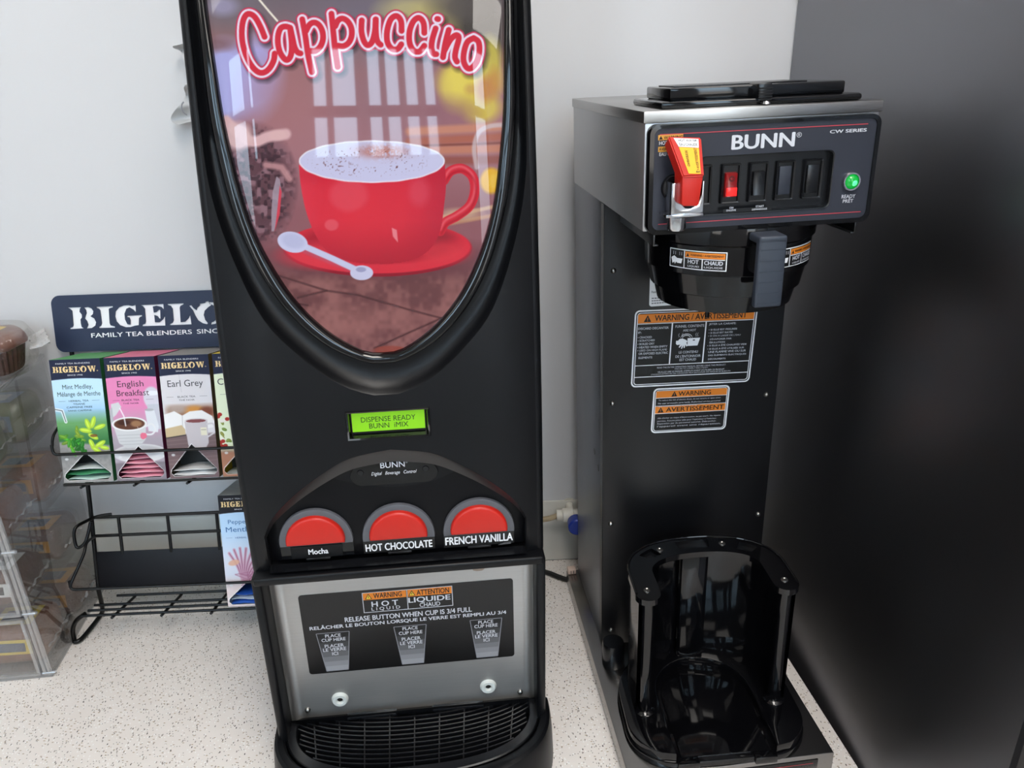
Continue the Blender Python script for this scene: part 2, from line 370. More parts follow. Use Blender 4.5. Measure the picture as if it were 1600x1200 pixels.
# lettering: text, then the x and z range it fills on its panel (metres)
TEXTS = {'splash': [('@box1', -0.0457, 0.0018, 0.185, 0.211),
  ('@box2', 0.0017, 0.0502, 0.1852, 0.2106),
  ('@or1', -0.0444, 0.0009, 0.2015, 0.2113),
  ('@or2', 0.0028, 0.0493, 0.2016, 0.2105),
  ('WARNING', -0.0338, -0.0037, 0.2034, 0.2101),
  ('ATTENTION', 0.0118, 0.0466, 0.2031, 0.2099),
  ('H O T', -0.0365, -0.0083, 0.1926, 0.1995),
  ('L I Q U I D', -0.037, -0.0067, 0.187, 0.1918),
  ('LIQUIDE', 0.0026, 0.0475, 0.1928, 0.2007),
  ('CHAUD', 0.0141, 0.0362, 0.1873, 0.1926),
  ('RELEASE BUTTON WHEN CUP IS 3/4 FULL', -0.0664, 0.0699, 0.1754, 0.1818),
  ('RELÂCHER LE BOUTON LORSQUE LE VERRE EST REMPLI AU 3/4', -0.1043, 0.1074, 0.1678, 0.1743),
  ('PLACE', -0.0892, -0.0726, 0.157, 0.1613),
  ('CUP HERE', -0.0936, -0.068, 0.1516, 0.1558),
  ('PLACER', -0.0911, -0.0706, 0.1433, 0.1477),
  ('LE VERRE', -0.0934, -0.0687, 0.1381, 0.1425),
  ('ICI', -0.0843, -0.0779, 0.1324, 0.1368),
  ('PLACE', -0.0063, 0.0102, 0.158, 0.1623),
  ('CUP HERE', -0.0107, 0.0148, 0.1519, 0.1563),
  ('PLACER', -0.0081, 0.0124, 0.1437, 0.1482),
  ('LE VERRE', -0.0102, 0.0142, 0.1381, 0.1426),
  ('ICI', -0.0014, 0.0053, 0.1326, 0.137),
  ('PLACE', 0.0763, 0.0927, 0.1577, 0.162),
  ('CUP HERE', 0.0718, 0.0975, 0.1522, 0.1567),
  ('PLACER', 0.0742, 0.095, 0.1435, 0.1479),
  ('LE VERRE', 0.0723, 0.0972, 0.1382, 0.1426),
  ('ICI', 0.0814, 0.0879, 0.1326, 0.1371),
  ('@cup1top', -0.0983, -0.0622, 0.1627, 0.1627),
  ('@cup1bot', -0.0934, -0.0701, 0.1105, 0.1105),
  ('@cup2top', -0.0156, 0.0196, 0.1636, 0.1636),
  ('@cup2bot', -0.0097, 0.0138, 0.1109, 0.1109),
  ('@cup3top', 0.0669, 0.1021, 0.1633, 0.1633),
  ('@cup3bot', 0.0735, 0.0971, 0.1108, 0.1108)],
 'panel': [('Mocha', -0.089, -0.0697, 0.2817, 0.288),
  ('HOT CHOCOLATE', -0.0333, 0.0328, 0.2799, 0.2886),
  ('FRENCH VANILLA', 0.0457, 0.1138, 0.2803, 0.2896),
  ('BUNN', -0.0115, 0.0117, 0.3721, 0.378),
  ('Digital   Beverage   Control', -0.0209, 0.0214, 0.3639, 0.3686),
  ('@pill', -0.0394, 0.0417, 0.3561, 0.3805),
  ('@dot1', -0.0339, -0.0273, 0.3655, 0.3718),
  ('@dot2', 0.0278, 0.0345, 0.365, 0.3713)],
 'lcd': [('DISPENSE READY', -0.0251, 0.0251, 0.4213, 0.4264),
  ('BUNN  iMIX', -0.018, 0.0181, 0.4149, 0.42)],
 'fascia': [('BUNN', 0.0697, 0.1232, 0.6518, 0.6633),
  ('@reg', 0.1242, 0.1286, 0.6588, 0.6629),
  ('CW SERIES', 0.1524, 0.1841, 0.6606, 0.6633),
  ('READY', 0.1693, 0.1814, 0.6073, 0.6103),
  ('PRÊT', 0.1708, 0.18, 0.6035, 0.6071),
  ('ON', 0.0713, 0.0746, 0.6063, 0.608),
  ('ENLÈVE', 0.0687, 0.077, 0.6044, 0.6061),
  ('START', 0.094, 0.1011, 0.606, 0.6078),
  ('DÉMARRAGE', 0.0909, 0.1041, 0.6039, 0.6057)],
 'warn': [('@o1', 0.0086, 0.0291, 0.6623, 0.6663),
  ('WARNING', 0.0132, 0.0287, 0.6629, 0.6654),
  ('HOT WATER', 0.0095, 0.0291, 0.6587, 0.6616),
  ('@o2', 0.0089, 0.0295, 0.6533, 0.6573),
  ('AVERTISSEMENT', 0.0095, 0.0294, 0.6542, 0.6568),
  ('EAU CHAUDE', 0.0099, 0.0295, 0.6501, 0.6528)],
 'big': [('@outer', 0.0324, 0.1748, 0.3792, 0.3792),
  ('@outertop', 0.032, 0.1697, 0.4689, 0.4689),
  ('@orange', 0.0363, 0.1652, 0.4556, 0.4662),
  ('@tri', 0.0434, 0.0518, 0.4576, 0.4655),
  ('WARNING / AVERTISSEMENT', 0.0552, 0.1587, 0.4572, 0.4639),
  ('DISCARD DECANTER', 0.0377, 0.072, 0.4496, 0.4522),
  ('IF:', 0.0379, 0.0416, 0.4457, 0.4481),
  ('• CRACKED', 0.0379, 0.0536, 0.4399, 0.4423),
  ('• SCRATCHED', 0.0381, 0.0572, 0.4361, 0.4384),
  ('• BOILED DRY', 0.0382, 0.0571, 0.4321, 0.4345),
  ('• HEATED WHEN EMPTY', 0.0382, 0.0721, 0.4279, 0.4304),
  ('• USED ON HIGH FLAME', 0.0383, 0.0718, 0.4243, 0.4266),
  ('OR EXPOSED ELECTRIC', 0.0399, 0.0731, 0.4204, 0.4229),
  ('ELEMENTS', 0.0401, 0.0556, 0.416, 0.4184),
  ('FUNNEL CONTENTS', 0.0795, 0.1121, 0.4488, 0.4517),
  ('ARE HOT', 0.0885, 0.1032, 0.4441, 0.4467),
  ('LE CONTENU', 0.0857, 0.1075, 0.4185, 0.4214),
  ("DE L'ENTONNOIR", 0.0822, 0.1112, 0.4136, 0.4166),
  ('EST CHAUD', 0.0872, 0.1063, 0.4095, 0.4124),
  ('JETER LA CARAFE:', 0.1175, 0.1483, 0.4484, 0.4512),
  ('• SI ELLE EST FISSURÉE', 0.1177, 0.1502, 0.4426, 0.445),
  ('• SI ELLE EST RAYÉE', 0.1179, 0.1457, 0.439, 0.4414),
  ("• SI ON A LAISSÉ DE L'EAU", 0.1179, 0.155, 0.4353, 0.4376),
  ("S'ÉVAPORER PAR", 0.1199, 0.145, 0.4315, 0.4338),
  ('ÉBULLITION', 0.12, 0.1377, 0.4278, 0.4303),
  ('• SI ELLE A ÉTÉ CHAUFFÉE VIDE', 0.1179, 0.1631, 0.4238, 0.4262),
  ('• SI ELLE A ÉTÉ UTILISÉE SUR', 0.1182, 0.1608, 0.4199, 0.4223),
  ('UNE FLAMME VIVE OU SUR', 0.1197, 0.1633, 0.4159, 0.4183),
  ('DES ÉLÉMENTS ÉLECTRIQUES', 0.12, 0.164, 0.4119, 0.4144),
  ('DÉCOUVERTS', 0.1202, 0.1405, 0.4081, 0.4105),
  ('@v1', 0.0763, 0.0781, 0.4069, 0.4545),
  ('@v2', 0.1139, 0.1159, 0.406, 0.4537),
  ('@h1', 0.0371, 0.1673, 0.4047, 0.4061),
  ('@h2', 0.0374, 0.1683, 0.3908, 0.3921),
  ('READ THE ENTIRE OPERATING MANUAL BEFORE USING THIS PRODUCT.', 0.0621, 0.1419, 0.4016, 0.4034),
  ('FAILURE TO COMPLY RISKS INJURY.', 0.0826, 0.1215, 0.399, 0.4008),
  ("VEUILLEZ LIRE LE MANUEL D'EMPLOI AVANT D'UTILISER CE PRODUIT.", 0.063, 0.1409, 0.3962, 0.3982),
  ("L'INOBSERVATION DE CES CONSIGNES PEUT ENTRAÎNER DES RISQUES DE BLESSURE.", 0.0557, 0.1483, 0.3938, 0.3957),
  ('@hand', 0.0825, 0.0955, 0.4243, 0.4415),
  ('@basin', 0.095, 0.1104, 0.4244, 0.4364)],
 'small': [('@outer', 0.0581, 0.1478, 0.322, 0.322),
  ('@outertop', 0.0571, 0.1463, 0.3777, 0.3777),
  ('@o1', 0.0617, 0.1424, 0.3642, 0.3727),
  ('@tri1', 0.0783, 0.0854, 0.3659, 0.3725),
  ('WARNING', 0.0867, 0.125, 0.3658, 0.3722),
  ('@o2', 0.062, 0.1433, 0.343, 0.3518),
  ('@tri2', 0.0642, 0.0718, 0.3445, 0.3513),
  ('AVERTISSEMENT', 0.0735, 0.1421, 0.3434, 0.3503),
  ('To reduce the risk of electric shock, do not remove or open cover.', 0.0641, 0.1376, 0.361, 0.3629),
  ('No user serviceable parts inside. Authorized service personnel', 0.0638, 0.137, 0.3571, 0.3591),
  ('only. Disconnect power before servicing.', 0.0643, 0.1099, 0.3539, 0.3559),
  ("Afin d'éviter un risque d'électrocution, ne pas ouvrir. Ne réparer.", 0.0642, 0.1399, 0.3386, 0.3406),
  ('panneau. Aucune pièce utile pour l’opérateur à l’intérieur.', 0.0643, 0.135, 0.3351, 0.3371),
  ('Réparation par du personnel autorisé. Débrancher.', 0.0645, 0.1346, 0.3317, 0.3337),
  ('l’appareil avant une réparation.', 0.0645, 0.1406, 0.328, 0.3301)]}
LOGO = {'B1': [(-0.0154, 0.2178), (0.0029, 0.2177), (0.001, 0.2156), (0.0, 0.2118), (0.0026, 0.2079), (0.0024, 0.2043), (0.0002, 0.2014), (-0.0, 0.1965), (0.0006, 0.1914), (0.0032, 0.1896), (-0.0155, 0.1891), (-0.0151, 0.1907), (-0.0116, 0.1918), (-0.0104, 0.1943), (-0.0098, 0.2135), (-0.0123, 0.2159)], 'B2': [(0.0062, 0.217), (0.012, 0.2175), (0.0162, 0.2157), (0.0183, 0.2118), (0.0172, 0.208), (0.0137, 0.2052), (0.0184, 0.2022), (0.0203, 0.197), (0.0186, 0.1926), (0.0138, 0.1896), (0.0067, 0.1892), (0.0092, 0.1939), (0.0082, 0.1988), (0.0058, 0.2024), (0.007, 0.2058), (0.0088, 0.2096), (0.0084, 0.2137)], 'I': [(0.0224, 0.2174), (0.0446, 0.2176), (0.0444, 0.2159), (0.0408, 0.2152), (0.0388, 0.214), (0.0379, 0.1951), (0.0388, 0.1922), (0.0444, 0.1904), (0.0442, 0.1889), (0.0229, 0.1892), (0.023, 0.1905), (0.0261, 0.1923), (0.0274, 0.1955), (0.0272, 0.2127), (0.0256, 0.215), (0.0226, 0.2161)], 'G': [(0.0747, 0.218), (0.074, 0.2078), (0.0709, 0.2118), (0.0661, 0.2151), (0.0621, 0.2134), (0.0589, 0.2071), (0.0587, 0.1994), (0.0612, 0.1929), (0.0649, 0.1921), (0.0655, 0.1979), (0.0647, 0.2018), (0.0616, 0.2025), (0.0618, 0.2042), (0.0817, 0.2043), (0.0816, 0.2027), (0.0787, 0.2019), (0.0772, 0.2), (0.076, 0.1911), (0.0711, 0.1906), (0.0645, 0.1889), (0.0582, 0.1889), (0.0509, 0.192), (0.047, 0.1973), (0.0459, 0.2037), (0.0472, 0.2101), (0.0523, 0.2156), (0.0589, 0.2179), (0.0652, 0.2181), (0.0701, 0.2169)], 'E': [(0.0812, 0.2175), (0.1115, 0.2179), (0.1113, 0.2102), (0.1079, 0.2142), (0.1018, 0.216), (0.0972, 0.2152), (0.0976, 0.2069), (0.1009, 0.2074), (0.1044, 0.2105), (0.1065, 0.2104), (0.1056, 0.1983), (0.1038, 0.199), (0.1016, 0.2023), (0.0979, 0.2037), (0.0979, 0.1941), (0.1033, 0.1939), (0.1087, 0.1976), (0.1118, 0.2026), (0.1111, 0.1891), (0.0805, 0.1896), (0.0807, 0.1912), (0.0847, 0.1927), (0.0857, 0.1959), (0.0862, 0.2125), (0.084, 0.2157)], 'L': [(0.1165, 0.2177), (0.1381, 0.2178), (0.138, 0.2165), (0.1334, 0.2145), (0.1325, 0.212), (0.1318, 0.1928), (0.1376, 0.1933), (0.1425, 0.1976), (0.1452, 0.2026), (0.1459, 0.1895), (0.1171, 0.1895), (0.1172, 0.1911), (0.121, 0.1926), (0.1226, 0.1957), (0.1228, 0.2111), (0.1207, 0.2153), (0.117, 0.2162)], 'O1': [(0.1448, 0.2141), (0.148, 0.215), (0.151, 0.2107), (0.1543, 0.208), (0.1553, 0.2112), (0.159, 0.2142), (0.1592, 0.2165), (0.1664, 0.2171), (0.1675, 0.219), (0.1713, 0.2193), (0.1723, 0.2163), (0.1747, 0.2143), (0.1699, 0.2113), (0.1651, 0.207), (0.1633, 0.2013), (0.1646, 0.1948), (0.1679, 0.1902), (0.1665, 0.1887), (0.1603, 0.1905), (0.155, 0.1945), (0.1518, 0.2011), (0.1493, 0.2082)]}
PAPER = [(-.4790, .7541), (-.4893, .7508), (-.4800, .7430), (-.4780, .7250), (-.4800, .7120), (-.4870, .7010), (-.4945, .6870), (-.5110, .6715), (-.4985, .6672), (-.4860, .6642)]
VALVE = (-.0240, .0945)
CORD = [(-.0145, .3035, .0044), (-.0320, .3040, .0044), (-.0450, .3110, .0044), (-.0603, .3222, .0044), (-.0850, .3340, .0044), (-.13, .3450, .0044)]

# ------------------------------------------------------------------ materials
M_wall = mat('white_paint', (210, 209, 210), .55, bump=.08, bscale=90, var=.015, vscale=4)
M_backsplash = mat('off_white_laminate', (214, 211, 202), .45, var=.03, vscale=6)
M_floor = mat('pale_floor_tile', (206, 203, 196), .35, var=.06, vscale=5)
M_ceil = mat('ceiling_paint', (228, 228, 226), .8, bump=.1, bscale=60)
M_blackplastic = mat('black_textured_plastic', (8, 9, 12), .4, spec=.28, bump=.05, bscale=900, var=.05, vscale=40)
M_blackgloss = mat('black_gloss_plastic', (7, 7, 9), .07, spec=.5)
M_darkgloss = mat('black_satin_plastic', (15, 16, 19), .26, spec=.5)
M_blackpaint = mat('black_painted_sheet_metal', (14, 14, 16), .3, spec=.45, bump=.12, bscale=1400, var=.08, vscale=60)
M_greypaint = mat('dark_satin_metal_sheet', (128, 130, 136), .36, metal=.9, bump=.05, bscale=900, var=.06, vscale=20)
M_steel = mat('brushed_stainless_steel', (204, 204, 205), .46, metal=1.0, var=.07, vscale=14, stretch=(60, 60, 2))
M_steelh = mat('brushed_stainless_sheet', (186, 185, 183), .38, metal=1.0, var=.08, vscale=10, stretch=(3, 60, 90), aniso=.75, arot=.25)
M_chrome = mat('polished_chrome', (205, 205, 208), .12, metal=1.0, var=.02)
M_wire = mat('black_wire_coating', (7, 7, 8), .3, spec=.3)
M_white = mat('white_print', (236, 236, 238), .5)
M_lgrey = mat('light_grey_print', (205, 206, 212), .5)
M_orange = mat('orange_print', (226, 128, 32), .5)
M_orange2 = mat('amber_print', (208, 152, 62), .5)
M_blackprint = mat('black_print', (10, 10, 11), .35)
M_tan = mat('gold_print', (226, 196, 140), .5)
M_red = mat('red_plastic', (188, 28, 14), .38, spec=.5, var=.03)
M_redline = mat('red_line_print', (190, 62, 74), .5)
M_screw = mat('zinc_screw', (150, 148, 144), .3, metal=1.0)
M_rubber = mat('translucent_silicone', (196, 200, 196), .45)
M_greyring = mat('grey_plastic', (84, 85, 90), .4, var=.05)

# ------------------------------------------------------------------ the room
def quad(name, pts, m, lab=None):
    b = MB(); b.add(pts, [(0, 1, 2, 3)], m); return structure(b.build(name, smooth=False), lab)
WY = 0.3645; RX0, RX1, RY0 = -3.0, 1.7, -4.2; FL = -0.9
b = MB(); b.box(RX0, RX1, WY, WY + .1, FL, CEIL, M_wall); structure(b.build('wall_back', smooth=False), 'white painted wall behind the machines')
b = MB(); b.box(RX0 - .1, RX0, RY0, WY, FL, CEIL, M_wall); structure(b.build('wall_left', smooth=False), 'white side wall of the shop')
b = MB(); b.box(RX1, RX1 + .1, RY0, WY, FL, CEIL, M_wall); structure(b.build('wall_right', smooth=False), 'white side wall beyond the black appliance')
b = MB(); b.box(RX0, RX1, RY0, WY, FL - .1, FL, M_floor); structure(b.build('floor', smooth=False), 'grey tiled shop floor')
b = MB(); b.box(RX0, RX1, RY0, WY, CEIL, CEIL + .1, M_ceil); structure(b.build('ceiling', smooth=False), 'white shop ceiling')
# front wall with tall windows
WINX = [(-1.25, -1.06), (-.535, -.44), (-.415, -.255), (-.185, -.095), (-.07, .025), (.055, .145), (.18, .26), (.75, 1.6), (-2.85, -1.75)]
WZ0, WZ1 = 1.98, 3.14
WLOW = {7: .15, 8: .15}          # two wide windows added for side daylight reach further down
holes = [[(a, WLOW.get(i, WZ0)), (c, WLOW.get(i, WZ0)), (c, WZ1), (a, WZ1)] for i, (a, c) in enumerate(WINX)]
b = MB(); b.sheet([(RX0, FL), (RX1, FL), (RX1, CEIL), (RX0, CEIL)], holes, RY0, M_wall)
b.sheet([(RX0, FL), (RX1, FL), (RX1, CEIL), (RX0, CEIL)], holes, RY0 - .12, M_wall)
WZT = WZ0
for i, (a, c) in enumerate(WINX):
    WZ0 = WLOW.get(i, WZT)
    b.add([(a, RY0, WZ0), (c, RY0, WZ0), (c, RY0 - .12, WZ0), (a, RY0 - .12, WZ0)], [(0, 1, 2, 3)], M_wall)
    b.add([(a, RY0, WZ1), (c, RY0, WZ1), (c, RY0 - .12, WZ1), (a, RY0 - .12, WZ1)], [(0, 1, 2, 3)], M_wall)
    b.add([(a, RY0, WZ0), (a, RY0, WZ1), (a, RY0 - .12, WZ1), (a, RY0 - .12, WZ0)], [(0, 1, 2, 3)], M_wall)
    b.add([(c, RY0, WZ0), (c, RY0, WZ1), (c, RY0 - .12, WZ1), (c, RY0 - .12, WZ0)], [(0, 1, 2, 3)], M_wall)
structure(b.build('wall_front', smooth=False), 'shop front wall with tall windows behind the camera')
M_frame = mat('dark_window_frame', (62, 60, 60), .5, var=.04)
M_pane = clear_mat('window_glass', (250, 252, 255), .04, .5, .02)
for i, (a, c) in enumerate(WINX):
    b = MB(); f = .008; WZ0 = WLOW.get(i, WZT)
    b.box(a, a + f, RY0 - .07, RY0 - .03, WZ0, WZ1, M_frame); b.box(c - f, c, RY0 - .07, RY0 - .03, WZ0, WZ1, M_frame)
    b.box(a + f, c - f, RY0 - .07, RY0 - .03, WZ0, WZ0 + f, M_frame); b.box(a + f, c - f, RY0 - .07, RY0 - .03, WZ1 - f, WZ1, M_frame)
    b.box(a + f, c - f, RY0 - .065, RY0 - .035, 2.44, 2.54, M_frame)
    w = structure(b.build('window_%d' % (i + 1), smooth=False), 'tall dark framed shop window')  # the last two, wide ones are added to let in daylight
    b = MB(); b.add([(a + f, RY0 - .05, WZ0 + f), (c - f, RY0 - .05, WZ0 + f), (c - f, RY0 - .05, WZ1 - f), (a + f, RY0 - .05, WZ1 - f)], [(0, 1, 2, 3)], M_pane)
    g = b.build('pane', w, smooth=False); g['kind'] = 'structure'
# added light panels, unseen, to brighten wall and worktop: frame, diffuser, light
M_diff = mat('lamp_diffuser', (240, 240, 238), .6, emis=(255, 250, 242), estr=2.0)
for i, (x, y) in enumerate(LAMPS):
    t = thing('hanging_light', ['hanging light panel straight in front of the drink machine', 'hanging light panel over the shop floor on the pastry case side', 'hanging light panel over the shop floor on the black appliance side'][i], 'light panel', (x, y, LAMPZ), (0, 0, PI / 2 if i == 0 else 0), group='hanging light panels')
    b = MB(); b.box(-.62, .62, -.32, -.29, -.03, 0, M_ceil); b.box(-.62, .62, .29, .32, -.03, 0, M_ceil); b.box(-.62, -.59, -.29, .29, -.03, 0, M_ceil); b.box(.59, .62, -.29, .29, -.03, 0, M_ceil)
    b.build('frame', t, smooth=False)
    for sx in (-.5, .5): b = MB(); b.tube([(sx, 0, -.005), (sx, 0, CEIL - LAMPZ)], .0012, mat('dark_steel_cable', (30, 30, 32), .6), 6); b.build('hanging_cable', t)
    b = MB(); b.box(-.59, .59, -.29, .29, -.02, -.01, M_diff); b.build('diffuser', t, smooth=False)
    l = area_lamp('lamp', (0, 0, -.035), (0, 0, 0), 1.16, .56, [28, 3, 12][i], (1.0, .945, .89)); l.parent = t

# countertop: white composite with grey, brown and clear chips
def terrazzo():
    m = bpy.data.materials.new('speckled_white_composite'); m.use_nodes = True; nt = m.node_tree; p = nt.nodes['Principled BSDF']
    tc = nt.nodes.new('ShaderNodeTexCoord')
    n0 = nt.nodes.new('ShaderNodeTexNoise'); n0.inputs['Scale'].default_value = 30; nt.links.new(tc.outputs['Object'], n0.inputs['Vector'])
    base = nt.nodes.new('ShaderNodeValToRGB'); base.color_ramp.elements[0].color = lin4((226, 218, 211)); base.color_ramp.elements[1].color = lin4((236, 230, 225))
    nt.links.new(n0.outputs['Fac'], base.inputs['Fac']); last = base.outputs['Color']
    for sc, thr, col, keep, st in ((210, .15, (150, 142, 134), .26, (1, .5, 1)), (330, .19, (124, 116, 110), .17, (1, 1, 1)), (260, .16, (172, 154, 130), .22, (.5, 1, 1)), (150, .10, (70, 64, 60), .10, (1, .5, 1)), (280, .18, (246, 245, 242), .3, (1, .7, 1))):
        mp = nt.nodes.new('ShaderNodeMapping'); mp.inputs['Scale'].default_value = st; mp.inputs['Rotation'].default_value = (0, 0, sc * .37); mp.inputs['Location'].default_value = (sc * .013, sc * .007, 0)
        nt.links.new(tc.outputs['Object'], mp.inputs['Vector'])
        v = nt.nodes.new('ShaderNodeTexVoronoi'); v.voronoi_dimensions = '2D'; v.inputs['Scale'].default_value = sc; nt.links.new(mp.outputs['Vector'], v.inputs['Vector'])
        a = nt.nodes.new('ShaderNodeMath'); a.operation = 'LESS_THAN'; a.inputs[1].default_value = thr; nt.links.new(v.outputs['Distance'], a.inputs[0])
        sp = nt.nodes.new('ShaderNodeSeparateColor'); nt.links.new(v.outputs['Color'], sp.inputs['Color'])
        k = nt.nodes.new('ShaderNodeMath'); k.operation = 'LESS_THAN'; k.inputs[1].default_value = keep; nt.links.new(sp.outputs['Red'], k.inputs[0])
        g = nt.nodes.new('ShaderNodeMath'); g.operation = 'MULTIPLY'; nt.links.new(a.outputs[0], g.inputs[0]); nt.links.new(k.outputs[0], g.inputs[1])
        mx = nt.nodes.new('ShaderNodeMix'); mx.data_type = 'RGBA'; mx.inputs['B'].default_value = lin4(col); nt.links.new(g.outputs[0], mx.inputs['Factor']); nt.links.new(last, mx.inputs['A']); last = mx.outputs['Result']
    nt.links.new(last, p.inputs['Base Color']); p.inputs['Roughness'].default_value = .32; p.inputs['Specular IOR Level'].default_value = .4
    return m
M_counter = terrazzo()
# fridge side runs from (0.2399,0.1301) to (0.2558,-0.0434): a slightly turned appliance
CO_YAW = math.atan2(.25577 - .23988, .13010 + .04339)
def co_x(y): return .25577 + (-.04339 - y) * math.tan(CO_YAW)
b = MB(); b.slab([(RX0 + .01, WY - .001), (co_x(WY) - .001, WY - .001), (co_x(-.06) - .001, -.06), (.2585 + (-.04339 + .38) * math.tan(.027) - .002, -.38), (RX0 + .01, -.38)], -.04, 0, M_counter, .004)
tag(b.build('countertop'), 'white speckled composite worktop that everything stands on', 'countertop')
M_cab = mat('grey_cabinet_laminate', (120, 118, 116), .5, var=.04)
b = MB(); b.box(RX0 + .012, .2, -.34, WY - .002, FL, -.0405, M_cab, .003)
tag(b.build('base_cabinet'), 'grey cabinet carrying the speckled worktop', 'cabinet')
b = MB(); b.box(RX0 + .012, co_x(WY) - .004, WY - .004, WY - .0005, .0005, .107, M_backsplash, .001)
structure(b.build('trim_1'), 'low off-white splashback strip along the foot of the wall')

# black appliance on the right
M_fridge = mat('black_appliance_enamel', (128, 128, 133), .38, metal=1.0, aniso=.6, arot=.25, bump=.02, bscale=30, var=.1, vscale=3)
FR_YAW = .027
t = thing('refrigerator', 'tall glossy black appliance side on the right beside the brewer', 'refrigerator', (.2585, -.04339, FL), (0, 0, FR_YAW))
b = MB(); yw = lambda x: (WY - .004 + .04339 - x * math.sin(FR_YAW)) / math.cos(FR_YAW); b.slab([(0, yw(0)), (0, -.176), (.75, -.176), (.75, yw(.75))], .02, 1.95, M_fridge, .006); b.box(.02, .73, -.14, .32, 0, .02, M_blackplastic); b.build('body', t)
b = MB(); b.box(.0, .75, -.226, -.186, .04, 1.94, M_fridge, .008); b.build('door', t)
b = MB(); b.box(.006, .744, -.1865, -.1755, .05, 1.93, mat('grey_door_gasket', (70, 66, 64), .6)); b.build('gasket', t)

# ------------------------------------------------------------------ cappuccino machine
PZ = [0, .27, .343, .404, .493, .57, .634, .671, .708, .744, .78, .86, .96]
PY = [0, 0, .003, .006, .016, .027, .036, .0445, .053, .0615, .071, .094, .125]
_pz = np.linspace(0, .96, 400); _py = np.interp(_pz, PZ, PY)
for _ in range(3): _py = np.convolve(np.pad(_py, 12, mode='edge'), np.ones(25) / 25, 'valid')
def prof(z): return np.interp(z, _pz, _py)
def bulge(x): return .014 * np.maximum(0, (np.abs(x) - .090) / .055) ** 2      # the door curves back towards its sides
def dprof(off): return lambda x, z: float(prof(z)) + float(bulge(x)) + off
HW = .1457
CAPM = thing('cappuccino_machine', 'tall black hot drink dispenser with a lit cappuccino picture and three red buttons', 'drink machine', (-.23278, -.01058, .0002), (0, .012, .076))

def half_to_loop(half, n):
    h = resample(smooth_curve(half, 10), n)                       # bottom centre -> right side -> top centre
    return np.r_[h, (h * [-1, 1])[::-1][1:-1]]
N_ = 60
moat = half_to_loop([(0, .449), (.0125, .4495), (.0405, .461), (.0715, .487), (.1, .5215), (.1205, .572), (.134, .628), (.137, .685), (.1375, .74), (.138, .80), (.136, .855), (.12, .9), (.07, .925), (0, .93)], N_)
gloss = half_to_loop([(0, .4772), (.0155, .4785), (.048, .4947), (.077, .5233), (.0995, .5613), (.116, .6089), (.125, .6572), (.129, .70), (.130, .76), (.1305, .83), (.118, .885), (.066, .911), (0, .917)], N_)
post = half_to_loop([(0, .4857), (.018, .4885), (.0475, .508), (.0735, .538), (.0932, .576), (.1045, .61), (.1115, .648), (.117, .688), (.119, .72), (.1205, .745), (.122, .778), (.121, .83), (.108, .875), (.06, .9), (0, .905)], N_)
def ring3(L, off): return [(x, float(prof(z)) + float(bulge(x)) + off, z) for x, z in L]
def lerp(a, b, t): return a + (b - a) * t

arc_h = smooth_curve([(.1275, .3085), (.1165, .330), (.095, .3527), (.065, .3748), (.037, .3893), (0, .3954)], 8)
arc = np.r_[[(.1265, .272)], arc_h, (arc_h * [-1, 1])[::-1][1:], [(-.1265, .272)]]
arc_in = np.array([(x * (.992 if z > .273 else .995), z - .0145 * max(0, (z - .29) / .105) ** .8 if z > .29 else z) for x, z in arc])
lcd_hole = [(-.0365, .4085), (.0365, .4085), (.036, .4335), (-.036, .4335)]

# door: front skin, trough round the picture, rounded vertical edges, lower lip
b = MB(); R_ = .007; ZB, ZT = .266, .95
XE = HW - R_
outer = [(-XE, ZB), (XE, ZB)] + [(XE, z) for z in np.linspace(ZB, ZT, 46)[1:-1]] + [(XE, ZT), (-XE, ZT)] + [(-XE, z) for z in np.linspace(ZT, ZB, 46)[1:-1]]
arc_open = np.r_[[(-.1265, .272)], [(.1265, .272)], arc[1:-1]]
b.sheet(outer, [moat, arc_open, lcd_hole], dprof(0), M_blackplastic, .012)
zs = np.linspace(ZB, ZT, 46)
for sg in (-1, 1):
    rings = []
    for a in np.linspace(0, 90, 6):
        t = math.radians(a); rings.append([(sg * (XE + R_ * math.sin(t)), float(prof(z)) + float(bulge(XE)) + R_ * (1 - math.cos(t)), z) for z in zs])
    rings.append([(sg * HW, float(prof(z)) + .034, z) for z in zs])
    b.loft(rings, M_blackplastic, wrap=False)
b.loft([ring3(moat, 0), ring3(lerp(moat, gloss, .05), .0012), ring3(lerp(moat, gloss, .12), .005), ring3(lerp(moat, gloss, .3), .010), ring3(lerp(moat, gloss, .55), .0125), ring3(lerp(moat, gloss, .8), .0125), ring3(lerp(moat, gloss, 1.0), .0115), ring3(lerp(moat, gloss, 1.1), .0115)], M_blackplastic)
b.add([(-HW, .034, ZB), (HW, .034, ZB), (XE, 0, ZB), (-XE, 0, ZB)], [(0, 1, 2, 3)], M_blackplastic)
b.box(-HW + .003, HW - .003, -.0035, .03, .2595, .2685, M_blackplastic, .002)
b.build('door', CAPM, 50)

# glossy window frame around the lit picture
b = MB()
b.loft([ring3(lerp(gloss, post, -.02), .0125), ring3(lerp(gloss, post, 0), .004), ring3(lerp(gloss, post, .1), .0015), ring3(lerp(gloss, post, .3), .0005), ring3(lerp(gloss, post, .7), .0012), ring3(lerp(gloss, post, .92), .003), ring3(post, .006), ring3(post, .0105)], M_blackgloss)
b.build('window_frame', CAPM, 60, label='glossy black rim around the lit picture')

